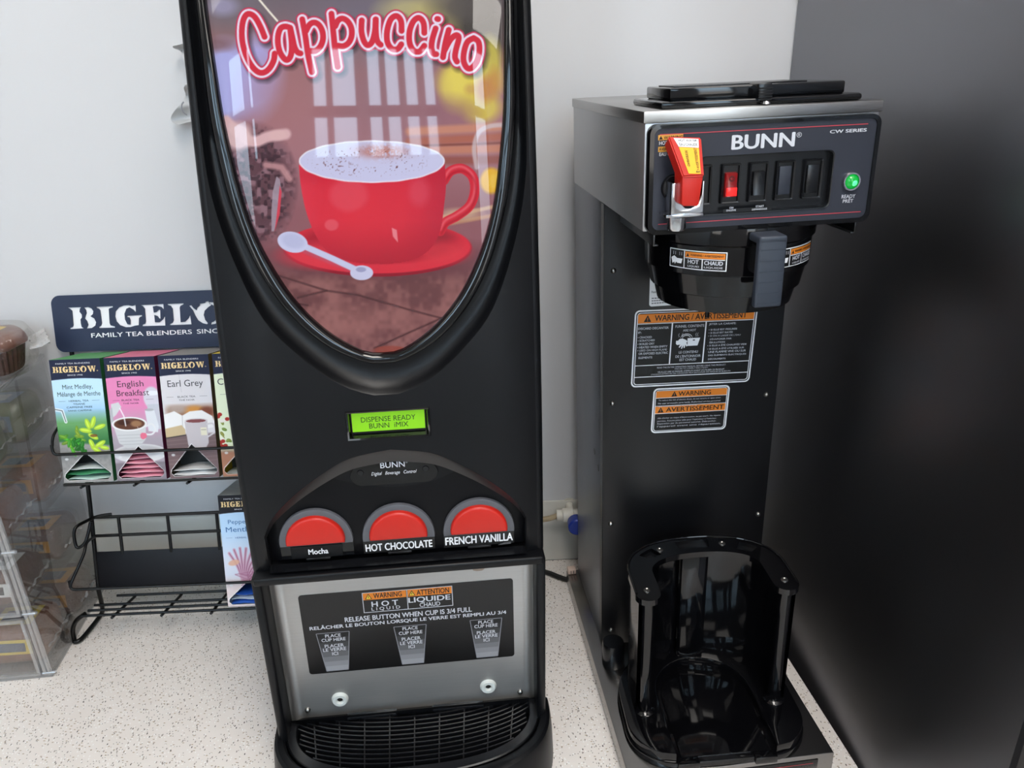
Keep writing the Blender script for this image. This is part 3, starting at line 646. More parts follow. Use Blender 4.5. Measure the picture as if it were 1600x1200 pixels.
# control panel in its arched recess
b = MB(); CP = .014; M_arch = mat('satin_black_plastic_rim', (16, 16, 18), .32, spec=.7); M_panel = mat('black_panel_film', (7, 7, 10), .4, spec=.2)
b.loft([ring3(arc, 0), ring3(lerp(arc, arc_in, .1), .0008), ring3(arc_in, .0048)], M_arch, wrap=False); b.loft([ring3(arc_in, .0048), ring3(arc_in, CP)], M_darkgloss, wrap=False)
b.add([(-.1265, 0, .272), (.1265, 0, .272), (.1265, CP, .272), (-.1265, CP, .272)], [(0, 1, 2, 3)], M_darkgloss)
b.sheet(list(arc_in), [], dprof(CP), M_panel, .02)
b.build('control_panel', CAPM, 40)
# lens shaped badge plate
TX = TEXTS['panel']
b = MB()
up = smooth_curve([(-.0632, .3662), (-.03, .3785), (0, .3808), (.03, .378), (.0632, .3645)], 8); dn = smooth_curve([(.0632, .3645), (.037, .3540), (0, .3505), (-.037, .357), (-.0632, .3662)], 8)
lens = np.r_[up[:-1], dn[:-1]]
def pr(off): return lambda x, z: (x, float(prof(z)) + off, z)
b.loft([ring3(lens, CP), ring3(lens, CP - .002), ring3(lens * [.985, 1] + [0, 0], CP - .003)], M_darkgloss); b.sheet(list(lens * [.985, 1]), [], dprof(CP - .003), M_blackplastic, .02)
pill = np.array(rrect(-.041, .043, .3545, .3785, .0115, 8)); pill[:, 1] -= .003 * np.abs(pill[:, 0] / .04) ** 2 * (pill[:, 1] > .366)
b.loft([ring3(pill, CP - .003), ring3(pill * [.99, 1], CP - .0045)], M_blackgloss); b.sheet(list(pill * [.99, 1]), [], dprof(CP - .0045), M_blackgloss)
for t in TX:
    if t[0] == 'BUNN': b.text('BUNN', t[1], t[2], t[3], t[4], 0, M_lgrey, .012, yf=dprof(CP - .0049)); b.text('®', t[2] + .0008, t[2] + .0028, t[4] - .0022, t[4], 0, M_lgrey, yf=dprof(CP - .0049))
    if t[0].startswith('Digital'): b.text(t[0], t[1], t[2], t[3], t[4], 0, M_lgrey, 0, shear=.25, yf=dprof(CP - .0049))
b.build('badge_plate', CAPM, 40)
for x in (-.0307, .0312):
    c = MB(); c.lathe([(.0001, -.0008), (.0026, -.0007), (.0033, 0), (.0035, .001)], M_darkgloss, (x, float(prof(.3685)) + CP - .0045, .3685), 18, axis='y'); c.build('sensor_button', CAPM)

# three push buttons: grey half-round surround, red cap; and the flavour strips below
def half_disc(cx, z0, r, h, n=24, rr=.002):
    P = [(cx + r - .0005, z0)]
    P += [(cx + r * math.cos(a) , z0 + .003 + (h - .003) * math.sin(a)) for a in np.linspace(0, PI, n)]
    return P + [(cx - r + .0005, z0)]
for cx, z0 in ((-.080, .2958), (.0003, .2950), (.0800, .2946)):
    yb = float(prof(.31)) + CP
    b = MB(); b.prism(half_disc(cx, z0 - .0035, .0358, .0405), yb - .004, yb, M_greyring, .0015)
    p = b.build('button_surround', CAPM)
    b = MB(); b.prism(half_disc(cx, z0, .0285, .0308), yb - .0095, yb - .004, M_red, .0028, 3); b.build('push_button', p, label='red half-round push button')
    if cx < -.01: b2 = [(-.1150, -.0448, .2775, .2918, 'Mocha')]
for nm, x0, x1, z0, z1, k in (('Mocha', -.1152, -.0448, .2778, .2918, 0), ('HOT CHOCOLATE', -.0352, .0352, .2778, .2913, 1), ('FRENCH VANILLA', .0442, .1152, .2772, .2915, 2)):
    t = [q for q in TX if q[0] == nm][0]; yb = float(prof(.285)) + CP
    b = MB()
    if k == 0:
        b.box(x0, x1, yb - .0012, yb, z0, z1, M_blackgloss); b.box(x0 + .0095, x1 - .0110, yb - .0022, yb - .0012, z0, z1 - .0005, M_blackplastic)
    else: b.box(x0, x1, yb - .0022, yb, z0, z1, M_blackprint)
    b.text(nm, t[1], t[2], t[3], t[4], yb - .0025, M_white, .03 if k else .025)
    if k == 2: b.add([(x1 - .017, yb - .0027, .2762), (x1 - .0035, yb - .0027, .2766), (x1 - .004, yb - .0027, .2795), (x1 - .010, yb - .0027, .2788)], [(0, 1, 2, 3)], mat('clear_tape_scrap', (90, 90, 92), .15))
    b.box((x0 + x1) / 2 - .012, (x0 + x1) / 2 + .012, yb - .004, yb - .0005, z0 - .002, z0 + .0006, M_darkgloss, .001)
    b.build('flavour_label', CAPM, label='black strip reading ' + nm)

# display: bevelled frame, lit green screen with dark characters
b = MB()
def fr(x0, x1, z0, z1, off): return [(x0, float(prof(z0)) + off, z0), (x1, float(prof(z0)) + off, z0), (x1, float(prof(z1)) + off, z1), (x0, float(prof(z1)) + off, z1)]
b.loft([fr(-.0385, .0385, .4068, .4352, -.0001), fr(-.0378, .0378, .4074, .4346, -.0018), fr(-.0362, .0362, .4088, .4334, -.0012), fr(-.0345, .0345, .4105, .4325, .005)], M_blackgloss)
b.add(fr(-.036, .036, .409, .434, .0055), [(0, 1, 2, 3)], M_blackprint)
d = b.build('display_frame', CAPM, 30)
M_lcd = mat('green_backlit_display', (110, 170, 8), .4, emis=(120, 190, 6), estr=.5)
M_lcdt = mat('dark_display_character', (30, 58, 8), .5)
b = MB(); b.add(fr(-.0335, .0335, .4127, .4322, .0046), [(0, 1, 2, 3)], M_lcd)
for t in TEXTS['lcd']: b.text(t[0], t[1], t[2], t[3] + .0005, t[4] + .0004, 0, M_lcdt, .004, yf=dprof(.0044))
b.build('display_screen', d, label='green lit screen with two lines of dark characters')

# cabinet behind the door and the two front pillars beside the splash panel
b = MB()
pf = [(.046, .0065), (.046, .30)] + [(float(prof(z)) + .034, z) for z in np.linspace(.34, .945, 14)] + [(.235, .945), (.235, .0065)]
YZ = Matrix(((0, 1, 0, 0), (1, 0, 0, 0), (0, 0, 1, 0), (0, 0, 0, 1)))        # prism (x,z)->(y,z), pushed along x
b.prism(pf, -HW + .0006, HW - .0006, M_blackplastic, .004, M=YZ, both=True)
b.build('cabinet', CAPM, 40)
for sg in (-1, 1):
    b = MB(); x0, x1 = sorted((sg * (HW - .0095), sg * HW))
    b.box(x0, x1, 0, .047, .02, .2655, M_blackplastic, .0035, 3); b.build('front_pillar', CAPM)

# stainless splash panel: flat back, sides curling forward
YS = .038
sec = [(-.1365, .004), (-.1365, .018)] + [(-.1365 + .0115 * (1 - math.cos(t)), .0265 + .0115 * math.sin(t)) for t in np.linspace(0, PI / 2, 8)]
sec = sec + [(x * -1, y) for x, y in sec[::-1]]
b = MB(); b.loft([[(x, y, z) for x, y in sec] for z in np.linspace(.030, .263, 8)], M_steelh, wrap=False)
for x, z, r, al in ((-.085, .2375, .009, 0), (.004, .2375, .009, 0), (.079, .2360, .011, 0)):   # dried drip stains under the nozzles
    b.poly([(x + r * (1 + .25 * math.sin(3 * a)) * math.cos(a), z + r * .8 * math.sin(a)) for a in np.linspace(0, 2 * PI, 16)[:-1]], YS - .0001, mat('dried_drip_stain', (150, 132, 118), .5, metal=.3))
b.build('splash_panel', CAPM, 30, label='brushed stainless splash panel')
# printed plate on it
yl = YS - .0004; q = TEXTS['splash']; g = {t[0]: t for t in q if t[0][0] == '@'}
b = MB(); b.prism(rrect(-.1115, .1155, .108, .2145, .0035), yl, YS - .0001, M_blackprint)
def frame(b, x0, x1, z0, z1, w, y, m):
    b.rect(x0, x1, z0, z0 + w, y, m); b.rect(x0, x1, z1 - w, z1, y, m); b.rect(x0, x0 + w, z0, z1, y, m); b.rect(x1 - w, x1, z0, z1, y, m)
frame(b, -.0455, .0020, .1853, .2115, .0007, yl - .0002, M_lgrey); frame(b, .0014, .0500, .1853, .2115, .0007, yl - .0002, M_lgrey)
b.rect(-.0446, .0008, .2019, .2108, yl - .0002, M_orange); b.rect(.0024, .0492, .2019, .2108, yl - .0002, M_orange)
for x in (-.0390, .0068):
    b.poly([(x - .0038, .2028), (x + .0038, .2028), (x, .2100)], yl - .0003, M_blackprint); b.poly([(x - .0026, .2034), (x + .0026, .2034), (x, .2085)], yl - .00035, mat('yellow_print', (240, 205, 60), .5)); b.rect(x - .0004, x + .0004, .2044, .2070, yl - .0004, M_blackprint)
M_grad = [mat('cup_print_%d' % k, (k, k, int(k * 1.03)), .5) for k in (16, 34, 52, 70, 90, 110, 128, 142)]
for cx, cz in ((-.0808, .1630), (.0020, .1634), (.0849, .1633)):
    zt, zb = cz, .1108; wt, wb = .0175, .0118
    for k in range(8):
        a0, a1 = k / 8, (k + 1) / 8; hw = lambda a: wt + (wb - wt) * a
        b.poly([(cx - hw(a0), zt + (zb - zt) * a0), (cx + hw(a0), zt + (zb - zt) * a0), (cx + hw(a1), zt + (zb - zt) * a1), (cx - hw(a1), zt + (zb - zt) * a1)][::-1], yl - .0002, M_grad[k])
    P = [(cx - wt, zt), (cx + wt, zt), (cx + wb, zb), (cx - wb, zb)]; mg = mat('cup_outline_print', (130, 130, 136), .5)
    for k in range(4):
        a, c = np.array(P[k]), np.array(P[(k + 1) % 4]); e = c - a; nrm = np.array([-e[1], e[0]]) / np.hypot(*e) * .0004
        b.poly([a - nrm, c - nrm, c + nrm, a + nrm], yl - .0003, mg)
for t in q:
    if t[0][0] != '@':
        o = t[0] in ('WARNING', 'ATTENTION')
        b.text(t[0], t[1], t[2], t[3], t[4], yl - .00045, M_blackprint if o else M_lgrey, .022 if t[4] - t[3] > .0055 else .012)
b.build('warning_plate', CAPM, 30, label='black printed plate: warning, hot liquid, place cup here')
for x, z in ((-.0825, .0690), (.0846, .0676)):
    b = MB(); b.lathe([(.0032, .004), (.0032, -.002), (.0045, -.0035), (.0078, -.0035), (.0095, -.001), (.0095, .001)], M_rubber, (x, YS, z), 24, axis='y', caps=False)
    b.lathe([(.0001, .0006), (.0034, .0006)], M_blackprint, (x, YS - .0012, z), 16, axis='y', caps=False); b.build('silicone_grommet', CAPM, label='translucent white grommet')
for x, z in ((-.1196, .0576), (.1214, .0545)):
    b = MB(); b.lathe([(.0001, -.0030), (.0018, -.0026), (.0030, -.0012), (.0034, 0), (.0034, .0005)], M_screw, (x, YS - .0001, z), 14, axis='y'); b.box(x - .0020, x + .0020, YS - .0032, YS - .0022, z - .0003, z + .0003, M_blackprint); b.build('screw', CAPM, label='small zinc screw')

# drip tray: deep bulging skirt, rim, well; and the slatted grate
def dcurve(a, yb, d, n=40, p=2.5, back=True):
    P = []
    for t in np.linspace(0, PI, n):
        c, s_ = math.cos(t), math.sin(t)
        P.append((a * math.copysign(abs(c) ** (2 / p), c), yb - d * abs(s_) ** (2 / p)))
    return P + ([(-a, yb + .006), (a, yb + .006)] if back else [])
b = MB(); r3 = lambda a, yb, d, z: [(x, y, z) for x, y in dcurve(a, yb, d)]
b.loft([[(x, y, .012 * x + .0004) for x, y in dcurve(.1545, .018, .112)], r3(.1545, .018, .110, .012), r3(.1535, .018, .104, .035), r3(.1522, .018, .099, .050), r3(.1508, .018, .0965, .0555), r3(.148, .018, .0925, .0575), r3(.1425, .018, .0845, .0565), r3(.1405, .018, .0815, .054), r3(.1400, .018, .0805, .034), r3(.13, .018, .07, .030), r3(.001, .018, .001, .030)], M_blackplastic)
b.box(-.137, .137, .018, .046, .02, .046, M_blackplastic, .002)
b.build('drip_tray', CAPM, 35)
b = MB(); G = .0515
b.loft([r3(.1392, .0215, .0815, G - .006), r3(.1392, .0215, .0815, G + .001), r3(.138, .0213, .0800, G + .0022), r3(.1298, .0208, .0690, G + .0015), r3(.1285, .0208, .0678, G), r3(.1285, .0208, .0678, G - .012)], M_darkgloss)
fcurve = lambda x: .0208 - .0678 * max(0, 1 - (abs(x) / .1285) ** 2.5) ** .4
for k in range(1, 13):
    seg = []
    for x in np.linspace(-.1283, .1283, 61):
        y = .0208 - .0678 * max(0, 1 - (abs(x) / .155) ** 2.2) ** .5 + k * .0061
        if fcurve(x) + .0005 < y < .0262: seg.append((x, y))
    # keep the longest runs
    run = []
    for p in seg + [(9, 9)]:
        if run and p[0] - run[-1][0] > .006:
            if len(run) > 2:
                b.loft([[(x, y - .0008, G - .009), (x, y - .0008, G), (x, y + .0008, G), (x, y + .0008, G - .009)] for x, y in run], M_darkgloss, caps=True)
            run = []
        run.append(p)
b.build('drip_grate', CAPM, 30, label='black slatted drip grate')
g_ = bpy.data.objects['drip_grate']
b = MB()
for k in range(9):
    xb = -.112 + .224 * k / 8; xf = xb * .92
    y0 = fcurve(xf) + .0008
    b.box(-.0007, .0007, 0, 1, -.004, -.0003, M_darkgloss, M=Matrix(((1, (xb - xf), 0, xf), (0, (.0262 - y0), 0, y0), (0, 0, 1, G), (0, 0, 0, 1))))
b.build('cross_bar', g_, smooth=False)
b = MB()
for x0, x1 in ((-.075, -.02), (.02, .078)): b = MB(); b.box(x0, x1, .0235, .031, .050, .0545, M_darkgloss, .001); b.build('grate_latch', g_)

# the lit picture
PC_U = [579.404, -13.969, -0.128, 0.075, 183.439, 6.112, -0.542, -2.564, -0.167, 0.036]
PC_V = [292.262, -189.987, -6.826, 0.4, -6.114, 2.451, 0.199, 0.081, -0.03, -0.001]
def art_uv(X, Z):
    x = X / .1; w = (Z - .63) / .1; U = 0; V = 0; k = 0
    for i in range(4):
        for j in range(4 - i): U = U + PC_U[k] * x ** i * w ** j; V = V + PC_V[k] * x ** i * w ** j; k += 1
    return U, V
xs = np.arange(-.127, .1271, .00052); zs = np.r_[np.arange(.4795, .795, .00052), np.arange(.796, .912, .004)]
X, Z = np.meshgrid(xs, zs); U, V = art_uv(X, Z)
A = Art(U, V, (150, 110, 112))
sm = lambda a, e0, e1: np.clip((a - e0) / (e1 - e0), 0, 1)
# blurred background
A.mix(sm(V, 60, -10), (112, 100, 108)); A.mix(sm(V, 60, 190) * .9, (168, 118, 128)); A.mix(sm(V, 240, 330) * .7, (138, 84, 92))
A.blob(600, 30, 150, 55, (118, 112, 128), .8, 1.2); A.blob(360, 5, 60, 40, (120, 112, 122), .8, 1)
A.blob(350, 130, 48, 62, (176, 176, 232), 1, .55); A.blob(400, 120, 40, 60, (178, 174, 232), 1, .6); A.blob(348, 10, 22, 14, (170, 165, 200), .7, 1)
A.blob(335, 70, 28, 10, (128, 92, 96), .7, 1); A.blob(450, 160, 60, 70, (172, 118, 122), .6, 1.2)
A.blob(640, 18, 45, 22, (186, 176, 130), .9, 1); A.blob(690, 40, 46, 36, (190, 176, 108), .85, 1.0); A.blob(752, 40, 42, 60, (70, 66, 64), .95, .8); A.blob(725, 12, 46, 22, (92, 86, 84), .8, 1); A.blob(752, 68, 26, 14, (72, 78, 70), .8, 1)
A.blob(735, 128, 48, 34, (226, 206, 92), 1, .55); A.blob(765, 96, 18, 36, (206, 190, 84), .9, .7); A.blob(712, 140, 24, 34, (232, 212, 100), .9, .6); A.blob(750, 168, 32, 24, (218, 196, 88), .9, .6)
A.blob(757, 140, 14, 20, (190, 116, 70), .75, .9); A.blob(772, 130, 10, 22, (196, 128, 76), .6, 1); A.blob(735, 140, 9, 8, (196, 150, 90), .6, 1)
A.blob(700, 180, 40, 26, (150, 104, 116), .6, 1)
A.blob(600, 150, 70, 60, (150, 112, 122), .6, 1.2)
for k, (v0, v1, c) in enumerate(((206, 198, (206, 140, 116)), (222, 214, (178, 104, 86)), (236, 232, (200, 130, 106)), (252, 250, (150, 84, 76)))):
    A.line([(640, v0), (720, (v0 + v1) / 2), (800, v1)], 13, c, .9, 6)
A.line([(660, 228), (790, 224)], 3, (120, 62, 54), .8, 3)
A.line(smooth_curve([(745, 262), (741, 232), (748, 208), (765, 198), (790, 196)], 6), 7, (206, 190, 196), .8, 3)
A.blob(768, 283, 17, 20, (232, 178, 44), 1, .3); A.blob(772, 284, 9, 11, (240, 196, 70), .7, .6)
A.line([(690, 340), (800, 318)], 6, (206, 168, 138), .9, 3); A.line([(690, 352), (800, 332)], 6, (190, 138, 110), .9, 3); A.blob(720, 335, 30, 9, (214, 180, 150), .7, .8)
# coffee beans and scoop on the left
nb = A.noise(9, 1); nb2 = A.noise(5, 2)
msk = np.clip((1.25 - np.sqrt(((U - 395) / 58) ** 2 + ((V - 290) / 82) ** 2)) / .4, 0, 1) * (U < 468)
A.mix(msk * .92, (92, 62, 72)); A.mix(msk * sm(nb, .55, .75) * .75, (158, 120, 132)); A.mix(msk * sm(nb2, .55, .3) * .7, (52, 34, 44))
A.line(smooth_curve([(352, 190), (372, 208), (395, 222), (420, 214), (446, 210)], 6), 17, (222, 180, 184), 1, 5); A.blob(372, 214, 22, 22, (226, 190, 192), .95, .5); A.blob(434, 212, 14, 8, (226, 184, 186), .9, .5)
A.line([(415, 258), (440, 262), (452, 280)], 10, (206, 152, 156), .8, 5)
# table boards
A.mix(sm(V, 405, 440), (124, 78, 80)); nt_ = A.noise(26, 4) * .6 + A.noise(7, 5) * .4
A.mix(sm(V, 405, 440) * sm(nt_, .35, .8) * .6, (166, 112, 108)); A.mix(sm(V, 405, 440) * sm(nt_, .5, .2) * .5, (92, 54, 58))
A.blob(590, 405, 170, 30, (92, 50, 58), .75, .8)
for P in ([(465, 466), (510, 455), (560, 462), (640, 485), (690, 498)], [(690, 498), (640, 520), (585, 545)], [(430, 430), (510, 455)], [(430, 470), (480, 478)]): A.line(P, 3, (72, 40, 44), .75, 2.5)
A.blob(540, 500, 60, 20, (168, 112, 108), .5, 1.2); A.blob(610, 548, 26, 7, (150, 70, 60), .9, .3)
# saucer
A.blob(590, 389, 147, 44, (150, 22, 44), 1, .03); A.blob(590, 386, 146, 42, (222, 46, 66), 1, .03); A.blob(590, 380, 124, 32, (176, 28, 50), 1, .25); A.blob(660, 372, 46, 14, (150, 26, 46), .8, .6); A.blob(690, 395, 40, 18, (228, 60, 74), .6, .8); A.blob(500, 400, 60, 20, (226, 56, 74), .7, .7)
# cup body, handle
cupL = smooth_curve([(467, 258), (470, 290), (478, 330), (492, 366), (512, 394), (540, 408), (590, 413), (640, 408), (672, 390), (688, 360), (694, 320), (697, 285), (694, 250)], 6)
hd = smooth_curve([(694, 282), (704, 268), (722, 264), (738, 276), (742, 298), (734, 322), (714, 338), (696, 348), (688, 362)], 8)
A.line(hd, 15, (214, 38, 58), 1, 1.2); A.line(hd - [0, 3], 4, (240, 120, 130), .6, 3); A.line(hd + [2, 4], 3, (160, 20, 40), .5, 3)
A.poly(cupL, (222, 44, 66), 1, 1.2)
ins = pip(np.stack([U.ravel(), V.ravel()], 1), cupL).reshape(U.shape)
A.mix(ins * np.clip((U - 630) / 66, 0, 1) * .55, (176, 30, 60)); A.mix(ins * np.clip((500 - U) / 34, 0, 1) * .3, (244, 90, 106)); A.mix(ins * np.clip((V - 345) / 65, 0, 1) * .6, (156, 20, 44)); A.mix(ins * np.exp(-((U - 560) / 60) ** 2 - ((V - 340) / 60) ** 2) * .35, (236, 50, 66))
A.mix(ins * np.exp(-((V - 272) / 14.) ** 2) * .4, (190, 22, 48))
A.blob(545, 305, 30, 26, (232, 92, 108), .45, .35); A.blob(518, 352, 11, 9, (236, 120, 130), .5, .3); A.poly([(612, 356), (620, 360), (622, 380), (614, 370)], (244, 170, 176), .7); A.blob(655, 300, 16, 22, (232, 100, 120), .35, .7)
# milk foam
rim = [(581 + 113 * math.cos(t), 252 + (33 if math.sin(t) > 0 else 31) * math.sin(t) + 0.3 * math.sin(17 * t)) for t in np.linspace(0, 2 * PI, 120)[:-1]]
A.poly(rim, (206, 205, 238), 1, 1.2); A.line(rim, 2.2, (238, 236, 250), .9, 1.2, closed=True)
fi = pip(np.stack([U.ravel(), V.ravel()], 1), rim).reshape(U.shape)
n3 = A.noise(2.3, 8); n4 = A.noise(7, 9)
foam = np.exp(-((U - 596) / 34) ** 2 - ((V - 237) / 9.5) ** 2)
A.mix(fi * foam * sm(n4 * .5 + n3 * .5, .22, .5), (178, 92, 74)); A.mix(fi * foam ** 2 * sm(n3, .5, .8) * .9, (236, 206, 206))
ringm = np.clip(1 - np.abs(np.sqrt(((U - 575) / 95) ** 2 + ((V - 253) / 25) ** 2) - .62) / .42, 0, 1)
A.mix(fi * ringm * sm(n3, .79, .88) * .9, (110, 62, 62))
# spoon
A.line([(474, 389), (562, 425)], 12, (150, 130, 160), .35, 6); A.line([(470, 383), (520, 405), (560, 424)], 9.5, (204, 206, 238), 1, 1.2)
A.blob(457, 379, 24, 16, (206, 208, 240), 1, .06, .25); A.blob(458, 377, 18, 11, (188, 190, 226), .8, .4, .25); A.blob(565, 427, 18, 11.5, (206, 206, 236), 1, .08); A.blob(564, 422, 8, 4, (150, 150, 190), .8, .3)
A.poly([(432, 276), (437, 280), (440, 300), (436, 330), (428, 362), (424, 362), (424, 330), (426, 300)], (176, 160, 176), .8); A.poly([(437, 290), (440, 300), (437, 335), (429, 362), (433, 330)], (220, 60, 80), .9)
A.line([(405, 0), (420, 18), (433, 33)], 3, (244, 236, 222), 1, 1)
# lettering: red keyline, white line, red core
Zc = lambda P: [(360 + a / 8, b_ / 8) for a, b_ in P]
Zd = lambda P: [(540 + a / 6.667, b_ / 6.667) for a, b_ in P]
STROKES = [
 Zc([(425, 465), (375, 340), (310, 225), (250, 180), (195, 190), (155, 270), (140, 400), (150, 540), (195, 700), (265, 830), (345, 905), (420, 910), (490, 855), (540, 760), (552, 675)]),
 Zc([(745, 350), (685, 335), (630, 355), (598, 430), (592, 540), (620, 660), (680, 745), (725, 745), (758, 680), (765, 560), (745, 350)]),
 Zc([(748, 355), (775, 480), (800, 590), (835, 655), (875, 672)]),
 Zc([(897, 245), (935, 450), (970, 690), (1018, 905)]),
 Zc([(945, 390), (990, 310), (1050, 285), (1110, 320), (1150, 400), (1155, 500), (1120, 590), (1060, 640), (1000, 640)]),
 Zc([(1262, 175), (1285, 400), (1305, 600), (1340, 840)]),
 Zc([(1310, 330), (1345, 260), (1400, 235), (1465, 270), (1510, 350), (1515, 450), (1480, 535), (1415, 580), (1345, 575)]),
 Zd([(168, 215), (165, 330), (190, 430), (230, 475), (275, 440), (305, 330), (312, 205)]), Zd([(315, 205), (315, 340), (330, 430), (365, 470)]),
 Zd([(583, 325), (580, 235), (555, 185), (515, 170), (465, 215), (432, 330), (435, 440), (480, 510), (540, 515), (580, 465)]),
 Zd([(820, 345), (815, 255), (790, 205), (750, 190), (700, 235), (665, 340), (668, 455), (710, 530), (770, 540), (820, 480)]),
 Zd([(938, 300), (905, 410), (895, 500), (915, 560), (945, 568)]), Zd([(955, 200), (965, 202)]),
 Zd([(1075, 315), (1040, 450), (1015, 600)]), Zd([(1025, 540), (1090, 420), (1150, 370), (1180, 400), (1150, 520), (1140, 600), (1160, 645)]),
 Zd([(1335, 400), (1270, 440), (1235, 540), (1230, 640), (1265, 710), (1315, 710), (1370, 640), (1395, 530), (1385, 440), (1335, 400)])]
D = np.full(U.shape, 1e9)
for S_ in STROKES: D = np.minimum(D, A.dist(smooth_curve(S_, 5)))
sh = np.full(U.shape, 1e9)
A2 = Art(U - 4, V - 5, (0, 0, 0))
for S_ in STROKES: sh = np.minimum(sh, A2.dist(S_))
A.mix(np.clip((15 - sh) / 9, 0, 1) * .62, (40, 30, 36))
step_ = lambda d: np.clip(d + .5, 0, 1)
A.mix(step_((10.3 - D) / 1.0), (206, 58, 92)); A.mix(step_((7.9 - D) / 1.0), (240, 226, 246)); A.mix(step_((4.6 - D) / 1.0), (216, 50, 70))
M_pic = mat('backlit_picture_print', (200, 200, 200), .025, spec=.5, attr='print', abase=.2, estr=.61)
painted_grid('lit_picture', CAPM, X, Z, lambda x, z: prof(z) + bulge(x) + .0085, A.c, M_pic, pip(np.stack([X.ravel(), Z.ravel()], 1), lerp(gloss, post, .35)).reshape(X.shape), label='backlit picture of a red cup of cappuccino on a saucer')

# ------------------------------------------------------------------ coffee brewer
BR = thing('coffee_brewer', 'black and stainless coffee brewer with a red hot water handle and orange warning labels', 'coffee maker', (.00756, -.00517, .0024), (-.0102, -.0101, .0821))
W_, D_ = .199, .3077
b = MB()
b.box(0, W_, 0, D_, .5875, .676, M_steel, .002)
b.build('hood', BR)
b = MB(); b.box(-.0015, W_ + .0015, -.0015, D_, .6748, .6842, M_steelh, .0012)
b.build('hood_lid', BR, label='flat stainless lid with a turned down front lip')
# water filling lid on top
b = MB(); b.box(.016, .188, .010, .100, .6842, .6900, M_blackgloss, .0025); b.box(.026, .177, .020, .090, .6900, .6998, M_blackgloss, .0016)
b.box(.034, .150, .034, .080, .6998, .7008, M_darkgloss, .0004)
fl = b.build('filling_lid', BR, label='black plastic filling lid')
b = MB(); b.box(.0965, .1085, .0085, .03, .6870, .7008, M_darkgloss, .0012)
for k in range(5): b.box(.0968, .1082, .0076, .0088, .6878 + k * .0022, .6889 + k * .0022, M_blackgloss)
b.lathe([(.0001, .0018), (.003, .001), (.0042, -.001)], M_chrome, (.1028, .0065, .6862), 16); b.build('lid_latch', fl)

# fascia
TF = TEXTS['fascia']; fo = rrect(.0015, .1965, .5862, .6742, .0075, 6); fi_ = rrect(.0055, .1925, .5902, .6712, .006, 6)
rec = rrect(.0440, .1588, .6000, .6478, .005, 6)
M_fascia = mat('blue_grey_fascia_print', (46, 48, 57), .42, spec=.4, var=.03)
b = MB(); r3 = lambda P, y: [(x, y, z) for x, z in P]
b.loft([r3(fo, 0), r3(fo, -.0072), r3([(x * .995 + .0005, z * .995 + .0031) for x, z in fo], -.0095), r3(fi_, -.0098), r3(fi_, -.0088)], M_blackgloss)
fa = b.build('fascia_frame', BR, 50)
b = MB(); b.sheet(fi_, [rec], -.0088, M_fascia)
rin = [(.1014 + (x - .1014) * .985, .6239 + (z - .6239) * .965) for x, z in rec]
b.loft([r3(rec, -.0088), r3(rec, -.0098), r3(rin, -.0096), r3(rin, -.0035)], M_darkgloss); b.sheet(rin, [], -.0035, M_darkgloss)
b.rect(.0100, .1846, .6663, .6669, -.0092, M_redline); b.rect(.0108, .188, .5949, .5955, -.0092, M_redline)
for t in TF:
    if t[0][0] == '@': b.text('®', t[1], t[2], t[3], t[4], -.0092, M_lgrey)
    else:
        y = -.0100 if t[0] in ('ON', 'ENLÈVE', 'START', 'DÉMARRAGE') else -.0092
        if y == -.0100: b.text(t[0], t[1], t[2], t[3] - .0018, t[4] - .0018, -.0100, M_lgrey, .01)
        else: b.text(t[0], t[1], t[2], t[3], t[4], y, M_lgrey, .03 if t[0] in ('BUNN', 'CW SERIES') else .012)
b.rect(.066, .108, .6015, .6045, -.0099, M_darkgloss)
for t in TEXTS['warn']:
    if t[0][0] == '@': b.rect(t[1], t[2], t[3], t[4], -.0092, M_orange2)
for t in TEXTS['warn']:
    if t[0][0] != '@': b.text(t[0], t[1], t[2], t[3], t[4], -.0094, M_blackprint if t[0] in ('WARNING', 'AVERTISSEMENT') else M_lgrey, .02)
b.poly([(.0092, .6629), (.0124, .6629), (.0108, .6657)], -.0094, M_blackprint)
b.build('fascia_panel', BR, label='blue-grey printed control fascia')
